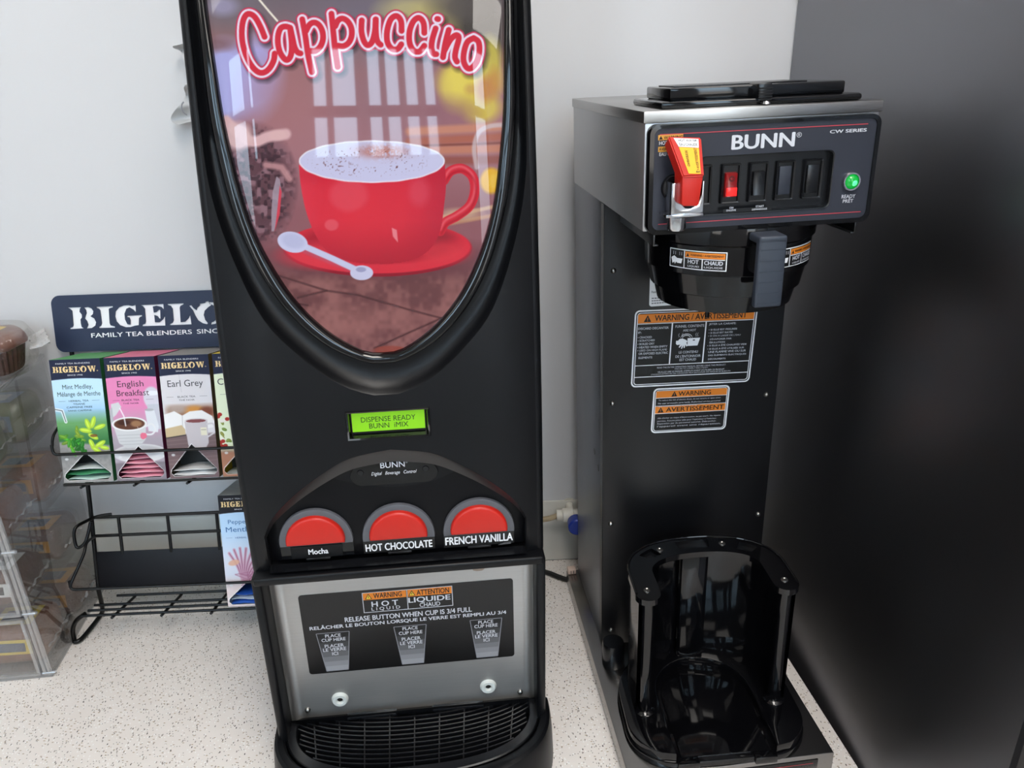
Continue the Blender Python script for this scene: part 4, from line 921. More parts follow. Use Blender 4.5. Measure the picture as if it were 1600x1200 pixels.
# switches
for i, cx in enumerate((.0478, .0725, .0962, .1192, .1433)):
    z0, z1 = .6098, .6392
    b = MB(); y = -.0040
    b.loft([r3(rrect(cx - .0085, cx + .0085, z0 - .0015, z1 + .0015, .001), -.0036), r3(rrect(cx - .0080, cx + .0080, z0 - .001, z1 + .001, .001), -.0068), r3(rrect(cx - .0066, cx + .0066, z0, z1, .0006), -.0064), r3(rrect(cx - .0066, cx + .0066, z0, z1, .0006), -.0042)], M_darkgloss)
    b.rect(cx - .0068, cx + .0068, z0 - .0005, z1 + .0005, -.0043, M_blackprint)
    s_ = b.build('switch_housing', BR)
    if i in (1, 2):
        M_rk = mat('red_lit_rocker', (96, 6, 8), .15, spec=.6, emis=(150, 4, 8), estr=.35) if i == 1 else M_darkgloss
        b = MB(); h = .0050
        P = [(-.0042, z1 - .0055), (-.0078, z1 - .0062), (-.0072, (z0 + z1) / 2), (-.0094, z0 + .0045), (-.0042, z0 + .0035)]   # (y, z)
        b.prism(P, cx - h, cx + h, M_rk, .0006, M=YZ, both=True)
        if i == 1: b.box(cx - .0045, cx + .0045, -.0098, -.0085, z0 + .0050, z0 + .0118, mat('red_lamp_window', (230, 30, 30), .15, emis=(255, 40, 36), estr=.75), .0005); b.lathe([(.0022, -.0002), (.0016, -.0002)], M_blackprint, (cx, -.0080, z1 - .0105), 14, axis='y', caps=False)
        b.build('rocker', s_, 30, label='red lit rocker switch' if i == 1 else 'black rocker switch')
    elif i > 2:
        b = MB(); b.box(cx - .0052, cx + .0052, -.0062, -.004, z0 + .003, z1 - .003, mat('slate_blanking_plate', (40, 44, 54), .5) if i == 3 else M_darkgloss, .0008); b.build('blanking_plate', s_)
# ready light
b = MB(); b.lathe([(.0058, 0), (.0080, 0), (.0080, -.002), (.0074, -.003), (.0062, -.003), (.0058, -.0015)], M_chrome, (.1757, -.0088, .6212), 28, axis='y', caps=False)
li = b.build('light_bezel', BR)
b = MB(); M_grn = mat('green_lit_lens', (10, 120, 40), .12, spec=.6, emis=(16, 190, 70), estr=.55); M_grn2 = mat('green_lamp_core', (60, 230, 120), .2, emis=(90, 255, 150), estr=1.2)
b.lathe([(.0001, -.0052), (.002, -.005), (.0042, -.0040), (.0057, -.0022), (.0060, 0)], M_grn, (.1757, -.0088, .6212), 24, axis='y')
b.lathe([(.0001, -.0056), (.0016, -.0054), (.0026, -.0046)], M_grn2, (.1768, -.0088, .6203), 12, axis='y', caps=False); b.build('ready_light', li, label='round green lit ready light')

# hot water faucet
b = MB(); b.lathe([(.0001, -.0035), (.0098, -.0035), (.0108, -.0022), (.0110, 0)], M_darkgloss, (.0232, -.0088, .6245), 28, axis='y')
b.lathe([(.0060, -.018), (.0062, -.003)], M_chrome, (.0232, -.0090, .6245), 20, axis='y')
b.build('faucet_collar', BR)
b = MB(); ub = [(.0150, .6062), (.0415, .6062), (.0415, .6315), (.0400, .6315), (.0395, .6215), (.037, .6140), (.0315, .6105), (.0265, .6110), (.0222, .6150), (.0206, .6225), (.0200, .6310), (.0150, .6310)]
b.prism(ub, -.0300, -.0286, M_chrome, .0004)
b.box(.0150, .0163, -.0286, -.012, .6062, .6310, M_chrome, .0004); b.box(.0403, .0415, -.0286, -.012, .6062, .6310, M_chrome, .0004)
b.box(.0105, .0415, -.0312, -.012, .6040, .6064, M_chrome, .0006)
b.lathe([(.0001, .004), (.006, .004), (.0062, 0), (.0078, -.0008), (.0078, -.0095), (.0068, -.0115), (.0050, -.0112), (.0050, -.006)], M_chrome, (.0222, -.0225, .6040), 24)
b.lathe([(.0055, -.004), (.0058, .012)], M_chrome, (.0262, -.0185, .6180), 16)
b.build('faucet_bracket', BR, 40, label='polished metal faucet bracket and spout')
b = MB()
b.prism([(.0192, .6165), (.0210, .6148), (.0318, .6142), (.0334, .6158), (.0358, .6390), (.0188, .6390)], -.0425, -.0220, M_red, .0012, both=True)
Q = [(.0188, -.0440, .6378), (.0358, -.0440, .6378), (.0395, -.0225, .6645), (.0125, -.0225, .6665)]; n_ = Vector((0, -.55, .42)).normalized(); k_ = n_ * -.0125
tp = [Vector(p) for p in Q]; bt = [p + k_ for p in tp]
m_ = bmesh.new(); a_ = [m_.verts.new(p) for p in tp]; c_ = [m_.verts.new(p) for p in bt]
m_.faces.new(a_); m_.faces.new(c_[::-1])
for i in range(4): m_.faces.new((a_[i], c_[i], c_[(i + 1) % 4], a_[(i + 1) % 4]))
bmesh.ops.bevel(m_, geom=m_.edges[:], offset=.0011, segments=3, affect='EDGES'); b.bm(m_, M_red)
h_ = b.build('faucet_handle', BR, 40, label='red plastic lever handle')
def hn(s, t, off=.0003):
    p0, p1, p2, p3 = tp; p = p0 + (p1 - p0) * s; r = p3 + (p2 - p3) * s; return tuple(p + (r - p) * t + n_ * off)
b = MB(); M_yel = mat('yellow_print', (240, 205, 60), .5); M_amb = mat('yellow_orange_print', (244, 178, 30), .5)
b.poly([(.30, .06), (.84, .04), (.88, .70), (.22, .72)], 0, M_amb, fn=hn); b.poly([(.22, .73), (.88, .71), (.90, .94), (.14, .95)], 0, M_white, fn=hn)
f2 = lambda s, t: hn(s, t, .0006)
b.text('HOT WATER', .26, .84, .86, .92, 0, M_blackprint, .0, fn=f2); b.text('EAU CHAUDE', .26, .84, .75, .82, 0, M_blackprint, .0, fn=f2)
b.text('WARNING', -.20, .20, 0, .13, 0, M_blackprint, .0, fn=lambda s, t: f2(.40 - t * .8 + .06 - s * .12, .44 - s))
b.text('AVERTISSEMENT', -.26, .26, 0, .13, 0, M_blackprint, .0, fn=lambda s, t: f2(.80 - t * .8, .44 + s))
b.poly([(.62, .08), (.82, .08), (.74, .17)], 0, M_blackprint, fn=f2); b.poly([(.67, .095), (.78, .095), (.735, .15)], 0, M_amb, fn=lambda s, t: hn(s, t, .0008))
b.build('handle_label', h_, label='yellow and white hot water label')

# tower
yt = .1458
b = MB(); b.box(.0008, .2047, yt + .0022, D_, .0216, .588, M_greypaint, .0015); b.build('tower', BR)
b = MB(); b.box(.0000, .2049, yt, yt + .0022, .0216, .588, M_blackpaint, .0012); b.box(.0000, .0012, yt, yt + .012, .0216, .588, M_blackpaint); b.build('front_cover', BR, label='black painted front cover of the tower')
for x, z in ((.0107, .5179), (.0112, .3646), (.0105, .2055), (.1924, .3596), (.1962, .1984), (.0125, .045)):
    b = MB(); b.lathe([(.0001, -.0030), (.0016, -.0026), (.0028, -.0012), (.0032, 0)], M_screw, (x, yt, z), 14, axis='y'); b.build('screw', BR, label='small zinc screw')
for y, z in ((.193, .2808), (.172, .2690)): b = MB(); b.lathe([(.0001, -.0001), (.0042, -.0001), (.0046, .0006)], M_blackprint, (.0006, y, z), 16, axis='x'); b.build('side_hole', BR)
# labels on the tower
def tri(b, x, z, w, h, y, m1, m2):
    b.poly([(x, z), (x + w, z), (x + w / 2, z + h)], y, m1); b.rect(x + w * .46, x + w * .54, z + h * .28, z + h * .62, y - .0001, m2); b.rect(x + w * .46, x + w * .54, z + h * .12, z + h * .2, y - .0001, m2)
LR = Matrix.Translation((.10, 0, .42)) @ Matrix.Rotation(math.radians(2.0), 4, 'Y') @ Matrix.Translation((-.10, 0, -.42))
q = TEXTS['big']; y = yt - .0003
b = MB()
b.prism(rrect(.0333, .1718, .3800, .4700, .0055), y, yt - .00005, M_white); b.prism(rrect(.0349, .1702, .3816, .4684, .0042), y - .0001, y, M_blackprint)
b.prism(rrect(.0361, .1690, .3828, .4672, .0035), y - .0002, y, M_white); b.prism(rrect(.0369, .1682, .3836, .4664, .003), y - .0003, y, M_blackprint)
b.rect(.0369, .1682, .4553, .4655, y - .0004, M_orange)
b.rect(.0369, .1682, .4542, .4550, y - .0004, M_white)
tri(b, .0434, .4566, .0084, .0080, y - .0005, M_blackprint, M_orange)
b.rect(.0752, .0766, .4065, .4545, y - .0004, M_white); b.rect(.1134, .1148, .4065, .4545, y - .0004, M_white)
b.rect(.0369, .1682, .4055, .4064, y - .0004, M_white); b.rect(.0369, .1682, .3917, .3926, y - .0004, M_white)
for t in q:
    if t[0][0] == '@': continue
    cap = t[4] - t[3]
    if t[0].startswith('WARNING'): b.text(t[0], .0555, .1600, .4572, .4641, y - .0005, M_blackprint, .02); continue
    # rows follow the tilt that the label itself has: flatten them back to its own frame
    sl = lambda x: (x - .10) * .035
    x0, x1 = t[1], t[2]; zo = ((x0 + x1) / 2 - .10) * .035
    b.text(t[0], x0, x1, t[3] + zo, t[4] + zo, y - .0005, M_lgrey, .0 if cap < .0023 else .01)
# pictogram: a hand at a steaming basket
hp = [(.0815, .4335), (.0838, .4335), (.0850, .4352), (.0885, .4360), (.0925, .4342), (.0945, .4325), (.0935, .4308), (.0950, .4275), (.0940, .4262), (.0925, .4285), (.0920, .4250), (.0908, .4245), (.0905, .4280), (.0890, .4240), (.0878, .4240), (.0885, .4280), (.0860, .4252), (.0850, .4258), (.0865, .4290), (.0830, .4285), (.0815, .4300)]
b.poly(hp[::-1], y - .0005, M_white)
b.poly([(.0945, .4360), (.0945, .4335), (.0950, .4270), (.1065, .4270), (.1088, .4360)][::-1], y - .00045, M_white); b.rect(.1005, .1030, .4330, .4342, y - .0006, M_blackprint)
for a0, r0 in ((0, .0052), (1, .0036)):
    P = [(.0930 + r0 * math.cos(a) * 1.3, .4362 + r0 * math.sin(a)) for a in np.linspace(.1, PI - .1, 12)]
    for k in range(11): b.poly([P[k], P[k + 1], (P[k + 1][0], P[k + 1][1] - .0007), (P[k][0], P[k][1] - .0007)], y - .0005, M_white)
for x in (.0840, .0880, .1035, .1055):
    P = [(x + .0005 * math.sin(k * 1.6), .4375 + k * .0009) for k in range(6)]
    for k in range(5): b.poly([P[k], P[k + 1], (P[k + 1][0] + .0004, P[k + 1][1]), (P[k][0] + .0004, P[k][1])], y - .0005, M_lgrey)
b.v = [tuple(LR @ Vector(p)) for p in b.v]
b.build('warning_label', BR, 30, label='large black label headed warning / avertissement')
q = TEXTS['small']; b = MB()
b.prism(rrect(.0575, .1472, .3212, .3772, .0055), y, yt - .00005, M_white); b.prism(rrect(.0592, .1455, .3229, .3755, .0042), y - .0001, y, M_blackprint)
b.prism(rrect(.0600, .1447, .3237, .3747, .0036), y - .0002, y, M_white); b.prism(rrect(.0608, .1439, .3244, .3740, .003), y - .0003, y, M_blackprint)
b.rect(.0608, .1439, .3655, .3738, y - .0004, M_orange); b.rect(.0608, .1439, .3462, .3548, y - .0004, M_orange)
for z in (.3650, .3551, .3456): b.rect(.0608, .1439, z, z + .0006, y - .0004, M_white)
tri(b, .0785, .3665, .0070, .0064, y - .0005, M_blackprint, M_orange); tri(b, .0636, .3472, .0074, .0066, y - .0005, M_blackprint, M_orange)
LS = Matrix.Translation((.10, 0, .349)) @ Matrix.Rotation(math.radians(2.0), 4, 'Y') @ Matrix.Translation((-.10, 0, -.349))
for t in q:
    if t[0][0] == '@': continue
    x0, x1 = t[1], t[2]; zo = ((x0 + x1) / 2 - .10) * .035; big = t[0] in ('WARNING', 'AVERTISSEMENT')
    if big: zz = (.3670, .3724) if t[0] == 'WARNING' else (.3477, .3533); b.text(t[0], x0, x1, zz[0], zz[1], y - .0005, M_blackprint, .02); continue
    b.text(t[0], x0, x1, t[3] + zo, t[4] + zo + (0 if big else .0004), y - .0005, M_blackprint if big else M_lgrey, .02 if big else 0)
b.v = [tuple(LS @ Vector(p)) for p in b.v]
b.build('warning_label', BR, 30, label='smaller black label with two orange headings')
b = MB(); b.prism(rrect(.0505, .128, .4755, .545, .003), y, yt - .00005, M_white)
for k, w in enumerate((.020, .018, .022)):
    for c in range(7): b.rect(.053 + c * w / 7, .053 + (c + .78) * w / 7, .4785 + k * .0028, .4796 + k * .0028, y - .0002, M_greyring)
b.text('Patents', .0525, .0600, .4905, .4930, y - .0002, M_blackprint, .01); b.rect(.054, .062, .5015, .503, y - .0002, M_blackprint)
b.build('rating_label', BR, 30, label='white rating label partly hidden by the funnel')
# funnel rails
M_rail = mat('dark_steel_rail', (96, 96, 98), .35, metal=1.0, var=.05)
for x0, sg in ((.0165, 1), (.1945, -1)):
    b = MB(); b.box(x0 + (0 if sg > 0 else .0035), x0 + (.004 if sg > 0 else .0075), .020, .14, .5700, .5715, M_rail, .0005); xx = x0 if sg > 0 else x0 + .0075
    b.box(xx - .0008, xx + .0008, .020, .14, .5700, .5878, M_rail, .0004); b.build('funnel_rail', BR)
# brew funnel
fc = (.1, .066, 0)
b = MB(); b.lathe([(.02, .5868), (.0790, .5868), (.0795, .5840), (.0790, .5725), (.0765, .5705), (.0757, .5450), (.0735, .5440), (.0700, .5250), (.0665, .5235), (.0630, .5080), (.040, .5035), (.012, .5015), (.010, .4975), (.004, .4975)], M_blackgloss, fc, 64)
b.lathe([(.0070, 0), (.0075, -.004), (.004, -.006), (.0001, -.006)], M_blackgloss, (.108, .06, .503), 20); b.lathe([(.0070, 0), (.0075, -.004), (.004, -.006), (.0001, -.006)], M_blackgloss, (.094, .06, .503), 20)
b.lathe([(.0022, .004), (.0020, -.011), (.0001, -.011)], M_blackgloss, (.078, .045, .5035), 14)
fu = b.build('brew_funnel', BR, 30, label='glossy black brew funnel')
M_hslate = mat('slate_plastic_handle', (52, 58, 68), .45, spec=.45, var=.08, vscale=60)
b = MB(); b.box(.0895, .1135, -.034, -.026, .5235, .5835, M_hslate, .0022, 3); b.box(.0895, .1135, -.034, -.008, .5775, .5845, M_hslate, .002, 3); b.box(.0925, .1105, -.028, -.005, .55, .575, M_darkgloss, .001)
for k in range(6): b.box(.0910, .1120, -.0343, -.0338, .5272 + k * .0092, .5276 + k * .0092, M_hslate)
b.build('funnel_handle', fu, label='slate grey funnel handle')
def on_cyl(R, cz=0): return lambda a, z: (fc[0] + R * math.sin(a / .0760), fc[1] - R * math.cos(a / .0760), z)
def fsticker(a0, a1, lab):
    b = MB(); f0, f1, f2_, f3 = on_cyl(.0770), on_cyl(.0772), on_cyl(.0774), on_cyl(.0776)
    d = math.radians
    A0, A1 = d(a0) * .076, d(a1) * .076; z0, z1 = .5500, .5668; n = 12; S = lambda t: A0 + (A1 - A0) * t
    b.rect(A0, A1, z0, z1, 0, M_white, f0, n); b.rect(S(.015), S(.985), z0 + .0008, z1 - .0008, 0, M_blackprint, f1, n)
    b.rect(S(.31), S(.97), z1 - .0062, z1 - .0014, 0, M_orange, f2_, n); b.rect(S(.285), S(.30), z0 + .001, z1 - .001, 0, M_white, f2_, 2); b.rect(S(.31), S(.97), z1 - .0072, z1 - .0066, 0, M_white, f2_, n); b.rect(S(.60), S(.615), z0 + .001, z1 - .0068, 0, M_white, f2_, 2)
    b.text('WARNING / AVERTISSEMENT', S(.40), S(.95), z1 - .0048, z1 - .0028, 0, M_blackprint, .01, fn=f3); b.poly([(S(.33), z1 - .0054), (S(.38), z1 - .0054), (S(.355), z1 - .0024)], 0, M_blackprint, fn=f3)
    b.text('HOT', S(.36), S(.55), z0 + .0052, z0 + .0088, 0, M_lgrey, .03, fn=f3); b.text('LIQUID', S(.36), S(.56), z0 + .0020, z0 + .0038, 0, M_lgrey, .01, fn=f3)
    b.text('CHAUD', S(.64), S(.94), z0 + .0052, z0 + .0088, 0, M_lgrey, .03, fn=f3); b.text('LIQUIDE', S(.64), S(.94), z0 + .0020, z0 + .0038, 0, M_lgrey, .01, fn=f3)
    b.poly([(S(.04), z0 + .0085), (S(.10), z0 + .0105), (S(.16), z0 + .0085), (S(.17), z0 + .0040), (S(.14), z0 + .0052), (S(.12), z0 + .0030), (S(.10), z0 + .0050), (S(.07), z0 + .0034)][::-1], 0, M_white, fn=f3)
    b.poly([(S(.15), z0 + .0085), (S(.26), z0 + .0085), (S(.24), z0 + .0042), (S(.17), z0 + .0042)][::-1], 0, M_white, fn=f2_)
    for x in (.08, .12, .20, .24): b.rect(S(x), S(x + .008), z0 + .0115, z0 + .0145, 0, M_lgrey, f3)
    b.build('funnel_sticker', fu, 30, label=lab)
fsticker(-59.5, -20, 'hot liquid sticker left of the funnel handle'); fsticker(12, 51, 'hot liquid sticker half hidden by the funnel handle')
# base
b = MB(); b.slab([(-.0162, D_ + .004), (-.0162, -.0566), (.2110, -.0566), (.2110, D_ + .004)], .0, .0218, mat('stainless_base_sheet', (150, 148, 146), .24, metal=1.0, var=.05, vscale=12), .0016); b.v = [(p[0], p[1], (-.0021 - .0101 * p[0] + .0102 * p[1]) if p[2] < .001 else p[2]) for p in b.v]; b.build('base', BR, 40, label='stainless base plate')
b = MB(); b.box(-.002, .1936, -.0575, -.0566, .002, .0152, M_blackgloss, .0004); b.rect(.0, .188, .0100, .0106, -.0577, M_redline); b.build('base_badge', BR, label='black badge strip on the base front')
b = MB(); b.lathe([(.0135, .0), (.0140, .002), (.0140, .030), (.0128, .0335), (.0001, .0335)], M_darkgloss, (.0075, .1130, .0218), 28); b.build('base_knob', BR, label='short black knob in front of the tower')
b = MB(); b.box(-.0155, -.0035, .300, .311, .0222, .0300, mat('cream_plastic', (214, 190, 176), .5), .001)
for k in (0, 1): b.box(-.0118 + k * .004, -.0108 + k * .004, .2995, .3005, .0235, .0285, M_blackprint)
b.build('terminal_block', BR, label='tiny cream terminal behind the base')

# server stand
ST = thing('server_stand', 'glossy black open-front carafe stand standing on the brewer base', 'carafe stand', (.10019, .01873, .0259), (-.0102, -.0101, .0821 - .045))
b = MB()
def outline(a, yb, yf, rf, rb):
    P = []
    for cx, cy, a0, r in ((a - rf, yf + rf, -90, rf), (a - rb, yb - rb, 0, rb), (-a + rb, yb - rb, 90, rb), (-a + rf, yf + rf, 180, rf)):
        for i in range(11):
            t = math.radians(a0 + 9 * i); P.append((cx + r * math.cos(t), cy + r * math.sin(t)))
    return P
b.slab(outline(.1, .098, -.072, .05, .085), 0, .0075, M_blackgloss, .002)
# raised shoulders on both sides of the channel
half = [(.0545, -.0690)] + [(.0485 + (.098 - .0485) * math.sin(t), -.0225 - .0480 * math.cos(t)) for t in np.linspace(0.45, PI / 2, 10)] + [(.098, .012)] + [(.010 + .088 * math.cos(t), .018 + .079 * math.sin(t)) for t in np.linspace(.1, PI / 2, 12)] + [(0, .097)]
inn = [(0, .0695)] + [(.0545 * math.sin(t), .0150 + .0545 * math.cos(t)) for t in np.linspace(.12, PI / 2, 12)] + [(.0545, -.02)]
P = half + [(-x, y) for x, y in half[::-1][1:]] + [(-x, y) for x, y in inn[::-1][:-1]] + inn
b.slab(P, .0075, .0185, M_blackgloss, .0016)
b.slab([(.0485 * math.cos(t) * 1, .0150 + .0485 * math.sin(t)) for t in np.linspace(0, PI, 24)] + [(-.0485, -.066), (.0485, -.066)], .0075, .0092, M_blackgloss, .001)
b.box(-.054, -.030, -.0755, -.066, .0, .0095, M_blackgloss, .0012); b.box(.030, .054, -.0755, -.066, .0, .0095, M_blackgloss, .0012)
b.build('stand_base', ST, 35)
def upath(a, ry, yl, n=48, yc=.029, p=2.3):
    """U seen from above: straight legs, rounded back; from the right leg round to the left leg"""
    P = [(a, y) for y in np.linspace(yl, yc, 6)[:-1]]
    for t in np.linspace(0, PI, n):
        c, s_ = math.cos(t), math.sin(t); P.append((a * math.copysign(abs(c) ** (2 / p), c), yc + ry * abs(s_) ** (2 / p)))
    return P + [(-a, y) for y in np.linspace(yc, yl, 6)[1:]]
Hs = .172; YL = -.004
so_, si_ = upath(.0850, .0605, YL - .004), upath(.0812, .0568, YL - .004)
b = MB(); ring = lambda L, z: [(x, y, z) for x, y in L]
rings = [ring(so_, .0185), ring(so_, Hs), ring(si_, Hs), ring(si_, .0185)]
b.loft(rings + rings[:1], M_blackgloss, wrap=False)
b.build('curved_shell', ST, 35)
b = MB(); c0 = upath(.0880, .0640, YL); c1 = upath(.0610, .0320, YL)[::-1]
tipR = (.0745, YL); tipL = (-.0745, YL)
P = c0 + [(-.0745 + .0135 * math.cos(t), YL + .0135 * math.sin(t)) for t in np.linspace(PI, 2 * PI, 12)][1:-1] + c1 + [(.0745 + .0135 * math.cos(t), YL + .0135 * math.sin(t)) for t in np.linspace(PI, 2 * PI, 12)][1:-1]
slots = []
mid0, mid1 = upath(.0815, .0560, YL), upath(.0680, .0405, YL)
for u0, u1 in ((26, 33), (14, 20), (38, 44)): slots.append(mid0[u0:u1] + mid1[u0:u1][::-1])
SW = Matrix(((1, 0, 0, 0), (0, 0, 1, 0), (0, 1, 0, 0), (0, 0, 0, 1)))
b.sheet(P, slots, .1785, M_blackgloss, M=SW); b.sheet(P, slots, .1715, M_blackgloss, M=SW)
for L in [P] + slots: b.loft([ring(L, .1785), ring(L, .1715)], M_blackgloss)
for L in slots: b.add(ring(L, .1738), [tuple(range(len(L)))], M_darkgloss)
b.tube([(x, y, .1788) for x, y in upath(.0868, .0628, YL)], .0013, M_blackgloss, 8)
b.build('ring_top', ST, 35)
for t in (tipL, tipR):
    b = MB(); b.lathe([(.0070, .0185), (.0070, .1715)], M_blackgloss, (t[0], t[1] - .002, 0), 24); b.lathe([(.0112, .0185), (.0114, .0200), (.0088, .0225), (.0070, .0232)], M_blackgloss, (t[0], t[1] - .002, 0), 24); b.build('front_post', ST, 50)
mm = upath(.0745, .0480, YL)
for x, y in ((.0745, YL + .004), mm[23], mm[37], (-.0745, YL + .004)):
    b = MB(); b.lathe([(.0038, 0), (.0036, .0010), (.0024, .0014), (.0016, .0006), (.0001, .0006)], M_screw, (x, y, .1786), 16); b.build('screw', ST, label='small metal screw')
b = MB(); b.box(-.016, .016, .072, .0855, .0185, .172, M_blackgloss, .003); b.build('back_rib', ST)

# ------------------------------------------------------------------ tea rack
RK = thing('tea_rack', 'black wire tea rack with a dark blue stencilled sign, two tiers of tea boxes', 'tea rack', (-.67828, .21992, .24994), (-.24882, 0, 0))
MX = .125
M_sign = mat('dark_blue_painted_metal', (40, 49, 72), .42, spec=.25, var=.06, vscale=12)
def logo(dx=0.0):
    L = LOGO; ang = np.linspace(0, PI, 12)
    O2 = [(.1715 + .0185 * math.sin(a) if True else 0, .2033 + .0150 * math.cos(a)) for a in ang] + [(.1725 + .0085 * math.sin(a), .2033 + .0120 * math.cos(a)) for a in ang[::-1]]
    Wp = [(.1945, .2175), (.2135, .2175), (.2105, .2155), (.2150, .1975), (.2195, .2120), (.2175, .2175), (.2330, .2175), (.2310, .2150), (.2350, .1985), (.2400, .2140), (.2370, .2175), (.2470, .2175), (.2440, .2140), (.2360, .1888), (.2305, .1888), (.2240, .2085), (.2165, .1888), (.2110, .1888), (.1985, .2145)]
    return [L['B1'], L['B2'], L['I'], L['G'], L['E'], L['L'], L['O1'], O2, Wp]
b = MB(); so = rrect(-.036, .269, .1585, .2340, .0115, 7); hl = logo()
b.sheet(so, hl, .0850, M_sign); b.sheet(so, hl, .0865, M_sign)
for L in [so] + hl: b.loft([[(x, .0850, z) for x, z in L], [(x, .0865, z) for x, z in L]], M_sign)
b.text('FAMILY TEA BLENDERS', .0119, .1456, .1766, .1826, .0848, M_white, .012); b.text('SINCE 1945', .1522, .2180, .1766, .1826, .0848, M_white, .012)
sg_ = b.build('sign', RK, 20, label='dark blue sign with cut-out lettering')
b = MB(); b.box(-.030, .263, .0866, .0874, .164, .228, M_white); b.build('sign_backing', sg_, label='white sheet behind the cut-out letters')  # added sheet: keeps the cut-outs bright in place of the shaded wall
for sg in (0, 1):
    mx = lambda x: x if not sg else min(2 * MX - x, .2695)
    b = MB(); b.tube([(mx(-.0190), .0895, .205), (mx(-.0190), .0895, .03), (mx(-.0195), .0895, -.06), (mx(-.0220), .0895, -.180)], .0030, M_wire); b.build('upright', RK)
    b = MB(); b.tube([tuple(p) for p in smooth_curve([(mx(-.0200), .046, -.195), (mx(-.0330), .046, -.204), (mx(-.0440), .0535, -.220), (mx(-.0465), .0580, -.2360), (mx(-.0435), .0550, -.2392), (mx(-.0375), .0600, -.2375), (mx(-.0350), .0853, -.2316), (mx(-.0345), .1100, -.2255), (mx(-.030), .1080, -.214), (mx(-.0225), .0895, -.178)], 5)], .0031, M_wire); b.build('foot', RK)
    b = MB(); b.tube([tuple(p) for p in smooth_curve([(mx(-.0050), -.0060, .0500), (mx(-.0020), -.0050, .0640), (mx(-.0080), .035, .078), (mx(-.0190), .088, .088)], 5)], .0018, M_wire); b.build('side_wire', RK); b = MB()
    b.tube([tuple(p) for p in smooth_curve([(mx(-.0285), .0350, -.1500), (mx(-.0270), .0370, -.1440), (mx(-.0150), .0500, -.1130), (mx(-.0150), .062, -.100), (mx(-.0180), .0895, -.1014)], 5)], .0020, M_wire); b.build('side_wire', RK); b = MB()
    b.tube([tuple(p) for p in smooth_curve([(mx(.008), .0895, -.0700), (mx(-.0080), .0870, -.0712), (mx(-.0200), .075, -.0740), (mx(-.0290), .0620, -.0800), (mx(-.0296), .0600, -.1000), (mx(-.0255), .0600, -.1060), (mx(-.0170), .064, -.0980), (mx(-.0110), .0700, -.074)], 5)], .0022, M_wire)
    b.build('side_wire', RK)
def wires(name, L, r): 
    b = MB()
    for P in L: b.tube(P, r, M_wire, 8)
    b.build(name, RK)
for y, z, x0 in ((-.0062, .0400, -.0052), (.0350, -.1545, -.0292)):
    b = MB(); P = [(x0 - .0005, y, z + .012), (x0, y, z + .004), (x0 + .0010, y, z + .0010), (x0 + .0035, y, z - .0008), (x0 + .0065, y, z - .001)]; b.tube(P + [(min(2 * MX - p[0], .2695), p[1], p[2]) for p in P[::-1]], .0019, M_wire); b.build('front_rail', RK)
wires('shelf_wires', [[(-.001, y, -.0022), (2 * MX + .018, y, -.0022)] for y in (.001, .03, .06, .088)] + [[(x, -.003, -.0055), (x, .0895, -.0055)] for x in (.022, .0885, .155, .2215)], .0017)
wires('shelf_wires', [[(x0, y, -.1955), (min(.2695, 2 * MX - x0), y, -.1955)] for y, x0 in ((.0405, -.0225), (.0570, -.022), (.0740, -.022), (.104, -.005))] + [[(x, .037, -.1985), (x, .106, -.1985)] for x in (.0195, .086, .1525, .219, .27)], .0020)
wires('back_grid', [[(-.019, .0895, z), (2 * MX + .019, .0895, z)] for z in (-.0737, -.1005)] + [[(x, .0893, -.0737), (x, .0893, -.128)] for x in (.0174, .0852, .1530, .2208, .2700)], .0023)
b = MB(); b.box(-.0215, 2 * MX + .0215, .0880, .0893, -.1790, -.1235, mat('black_painted_plate', (16, 17, 22), .45, spec=.25, var=.05), .0004); b.build('back_plate', RK, label='flat dark plate behind the lower tier')

